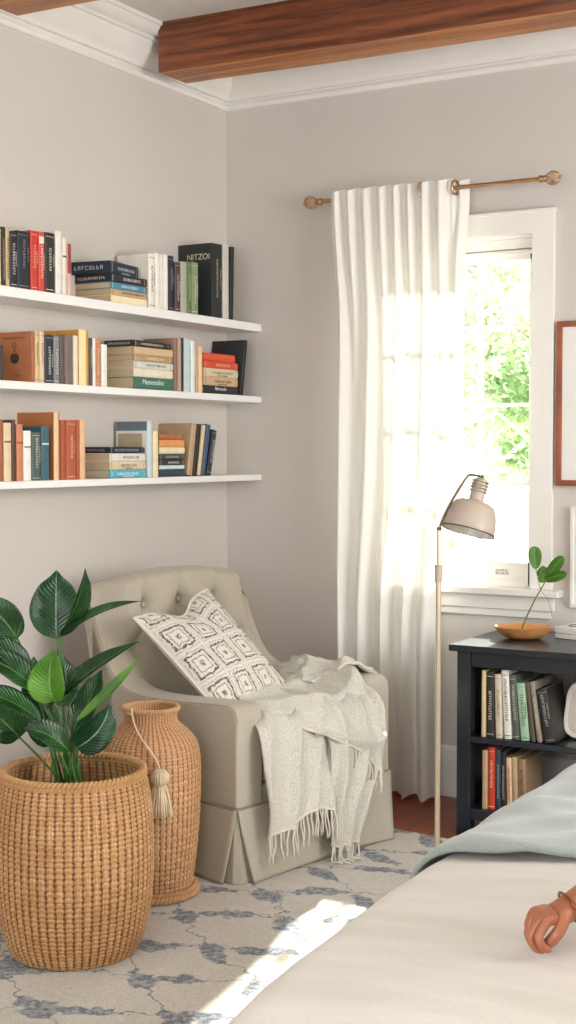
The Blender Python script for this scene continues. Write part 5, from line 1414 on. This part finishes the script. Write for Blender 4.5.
CUR[0] = 'leg'; hr = vt((3.40, -2.66, .755), .095, pelvis); kr = vt((3.66, -2.98, .84), .060, hr); c2_ = vt((3.76, -2.74, .76), .050, kr); a2_ = vt((3.80, -2.50, .70), .034, c2_); CUR[0] = 'skin'; vt((3.82, -2.38, .685), (.036, .026), a2_)
BV, BE, BL = list(V), list(E), list(LAB)
body = skin_body('person', V, E, M_SKIN)
tag(body, 'person at the right edge leaning a braceleted hand on the white duvet', 'person')
# fingernails
b = MB()
for (tp_, ang, s_, r_) in FING:
    d = (hf*math.cos(ang)-hu*math.sin(ang)); n_ = (hu*math.cos(ang)+hf*math.sin(ang))
    M = Matrix((hs, d, n_)).transposed(); c = Vector(tp_)+n_*(r_*.42)-d*.006
    P = []
    for i in range(7):
        a = i/6*2-1; P.append([tuple(c+M @ Vector((x*.0040*math.sqrt(max(.05, 1-a*a*.35)), a*.0048, .0016*(1-x*x)))) for x in (-1, -.6, -.2, .2, .6, 1)])
    b.grid(P)
b.build('fingernail', plain('nail_pale', 'e8c4b4', .2, var=.02, bumpk=0), body, smooth=True, solid=.0008)
# clothing and hair
M_SHIRT = fabric('shirt_knit', 'c9b8a4', 300, .1, .4); M_TROU = fabric('trousers_linen', '8f8a80', 300, .1, .4); M_HAIR = plain('hair_brown', '3a2418', .5, var=.3, scale=90, bumpk=.5)
fx = Vector((-.93, -.25, -.05)).normalized(); fs = Vector((-.25, .93, 0)).normalized(); H = Vector((3.128, -2.757, 1.43))
def nearest(p):
    best = (9, '')
    for (a, c) in BE:
        A_, C_ = Vector(BV[a][0]), Vector(BV[c][0]); d = C_-A_; t_ = max(0, min(1, (p-A_).dot(d)/max(1e-9, d.length_squared)))
        def rad(i): r_ = BV[i][1]; return (sum(r_)/2 if isinstance(r_, tuple) else r_)
        dist = (p-A_-d*t_).length-(rad(a)*(1-t_)+rad(c)*t_)
        if dist < best[0]: best = (dist, BL[c], t_, BL[a])
    return best
bmh = body.data; FL = []
for pg in bmh.polygons:
    q = nearest(Vector(pg.center)); FL.append(q[1])
def shell(name, keep, mat, off, jit=0.0):
    """garment lying just over the body surface"""
    used = {}; b = MB(); acc = {}
    fs_ = [pg for k, pg in enumerate(bmh.polygons) if keep(k, pg)]
    for pg in fs_:
        for vi in pg.vertices: acc.setdefault(vi, bmh.vertices[vi].normal.copy())
    for vi in acc:
        co = bmh.vertices[vi].co; used[vi] = len(b.v); b.v.append(tuple(co+acc[vi]*(off+jit*(1+fn(co.x*14, co.y*14, co.z*10)))))
    b.f = [tuple(used[vi] for vi in pg.vertices) for pg in fs_]; b.mi = [0]*len(b.f)
    return b.build(name, mat, body, smooth=True, solid=.004, solid_off=-1)
shell('shirt', lambda k, pg: FL[k] in ('torso', 'sleeve') and pg.center.z > .80, M_SHIRT, .008, .006)
shell('trousers', lambda k, pg: FL[k] == 'leg' or (FL[k] == 'torso' and pg.center.z < .84), M_TROU, .006, .004)
shell('hair', lambda k, pg: FL[k] == 'head' and pg.center.z > 1.335 and ((pg.center-H).dot(fx) < .012 or pg.center.z > H.z+.062), M_HAIR, .010, .008)
# face on the side towards the bed's left edge (-X): nose, eyes, lips, ears
b = MB(); b.tube([tuple(H+fx*.083+Vector((0, 0, .012))), tuple(H+fx*.096+Vector((0, 0, -.008))), tuple(H+fx*.100+Vector((0, 0, -.020)))], [.006, .010, .012], 10)
for s in (-1, 1): b.lathe([(.0001, -.004), (.017, -.004), (.02, 0), (.016, .004), (.0001, .004)], tuple(H+fs*s*.078+Vector((0, 0, -.005))), 14)
b.build('face_relief', M_SKIN, body, smooth=True)
b = MB()
for s in (-1, 1): b.sphere(tuple(H+fx*.073+fs*s*.028+Vector((0, 0, .012))), .0075, 14, 10)
b.build('eyes', plain('eye', '4a3a30', .2), body, smooth=True)
b = MB(); b.tube([tuple(H+fx*.082+fs*s*.022*1.0+Vector((0, 0, -.045))) for s in (-1, -.5, 0, .5, 1)], [.002, .005, .006, .005, .002], 8); b.build('lips', plain('lips', '9c4a40', .4), body, smooth=True)
# bracelet
b = MB(); n = 40; bd_ = (Vector((2.685, -3.025, .722))-WR).normalized(); bc_ = WR+bd_*.004+Vector((0, 0, -.005)); b1 = bd_.cross(Vector((0, 0, 1))).normalized(); b2 = b1.cross(bd_)
b.tube([tuple(bc_+b1*.0315*math.cos(q)+b2*.0275*math.sin(q)+bd_*.005*math.cos(q+.6)) for q in [2*PI*k/n for k in range(n)]], .0023, 8, closed=True)
br = b.build('bracelet', plain('bracelet_gold', '8a5a34', .25, .9, bumpk=0), smooth=True)
tag(br, 'thin gold brown bangle around the wrist at the right edge', 'bracelet')

# ------------------------------------------------------------------ outdoors
M_LAWN = plain('lawn', 'dcdcc8', .9, var=.25, scale=3, bumpk=.3)
b = MB(); b.box(-40, 25, .3, 70, -.5, -.42); struct(b.build('ground', M_LAWN))
M_BARK = plain('bark', 'a89a88', .9, var=.3, scale=20, bumpk=.8)
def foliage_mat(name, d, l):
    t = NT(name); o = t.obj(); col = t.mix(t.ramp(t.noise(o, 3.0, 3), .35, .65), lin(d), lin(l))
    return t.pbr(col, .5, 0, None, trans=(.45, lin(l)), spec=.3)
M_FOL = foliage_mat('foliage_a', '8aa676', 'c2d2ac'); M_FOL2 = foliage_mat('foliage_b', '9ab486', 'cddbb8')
def tree(x, y, h, R, n, seed, mat, lab):
    rnd = random.Random(seed); g = thing('garden_tree', lab, 'tree', (x, y, -.42), 0, None)
    b = MB(); b.tube(spline([(0, 0, 0), (.1, .05, h*.3), (-.05, 0, h*.6), (.05, 0, h*.85)], 14), [.16-.009*k for k in range(15)], 9)
    for k in range(7):
        a = rnd.uniform(0, 2*PI); z0 = h*rnd.uniform(.25, .7); L = R*rnd.uniform(.5, .9)
        b.tube([(0, 0, z0), (L*.5*math.cos(a), L*.5*math.sin(a), z0+L*.3), (L*math.cos(a), L*math.sin(a), z0+L*.5)], [.05, .035, .012], 6)
    b.build('trunk', M_BARK, g, smooth=True)
    cl = [(rnd.gauss(0, R*.5), rnd.gauss(0, R*.5), h*rnd.uniform(.40, 1.0), rnd.uniform(.3, .62)*R*.6) for _ in range(26)]
    b = MB()
    for k in range(n):
        c = rnd.choice(cl); v = Vector((rnd.gauss(0, 1), rnd.gauss(0, 1), rnd.gauss(0, 1))).normalized()*c[3]*rnd.uniform(.55, 1.1)
        p = Vector(c[:3])+v; s = rnd.uniform(.035, .075); a = Vector((rnd.gauss(0, 1), rnd.gauss(0, 1), rnd.gauss(0, .6))).normalized(); d = a.cross(Vector((rnd.gauss(0, 1), rnd.gauss(0, 1), rnd.gauss(0, 1)))).normalized()
        b.add([p-a*s, p+d*s*.5+a*s*.1, p+a*s, p-d*s*.5+a*s*.1], [(0, 1, 2, 3)])
    b.build('crown', mat, g, fix=False)
tree(-1.05, 7.5, 4.4, 1.35, 12000, 1, M_FOL, 'leafy green garden tree close behind the right window panes')
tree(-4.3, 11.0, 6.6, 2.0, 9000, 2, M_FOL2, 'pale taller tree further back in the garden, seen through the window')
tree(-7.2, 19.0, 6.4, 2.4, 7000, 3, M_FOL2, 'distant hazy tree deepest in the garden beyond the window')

# ------------------------------------------------------------------ light
w = bpy.data.worlds.new('sky'); SC.world = w; w.use_nodes = True
bg = w.node_tree.nodes['Background']; bg.inputs[0].default_value = (.86, .93, 1, 1); bg.inputs[1].default_value = SKY
sun = bpy.data.lights.new('sun', 'SUN'); sun.energy = SUNE; sun.angle = math.radians(1.1); sun.color = (1, .955, .88)
so = bpy.data.objects.new('sun', sun); COL.objects.link(so)
so.rotation_euler = Vector((.125, -1, -.63)).to_track_quat('-Z', 'Y').to_euler()
def area(name, loc, aim, sx, sy, e, col):
    l = bpy.data.lights.new(name, 'AREA'); l.shape = 'RECTANGLE'; l.size = sx; l.size_y = sy; l.energy = e; l.color = col
    o = bpy.data.objects.new(name, l); COL.objects.link(o); o.location = loc; o.rotation_euler = Vector(aim).to_track_quat('-Z', 'Z').to_euler(); return o
area('fill_light_window_2', (RX+.25, -2.05, 1.78), (-1, 0, -.05), 2.4, 1.6, FILL2, (1, .975, .94))  # added fill light standing in for daylight, outside the unseen right window
area('fill_light_window_3', (2.45, RY-.25, 1.65), (0, 1, -.1), 3.0, 1.9, FILL3, (1, .97, .93))  # second added fill, outside the unseen window behind the camera
SC.cycles.max_bounces = 10; SC.cycles.diffuse_bounces = 5; SC.cycles.transparent_max_bounces = 12
SC.cycles.sample_clamp_indirect = 6; SC.cycles.caustics_reflective = False; SC.cycles.caustics_refractive = False
SC.cycles.blur_glossy = .5; SC.cycles.use_denoising = True
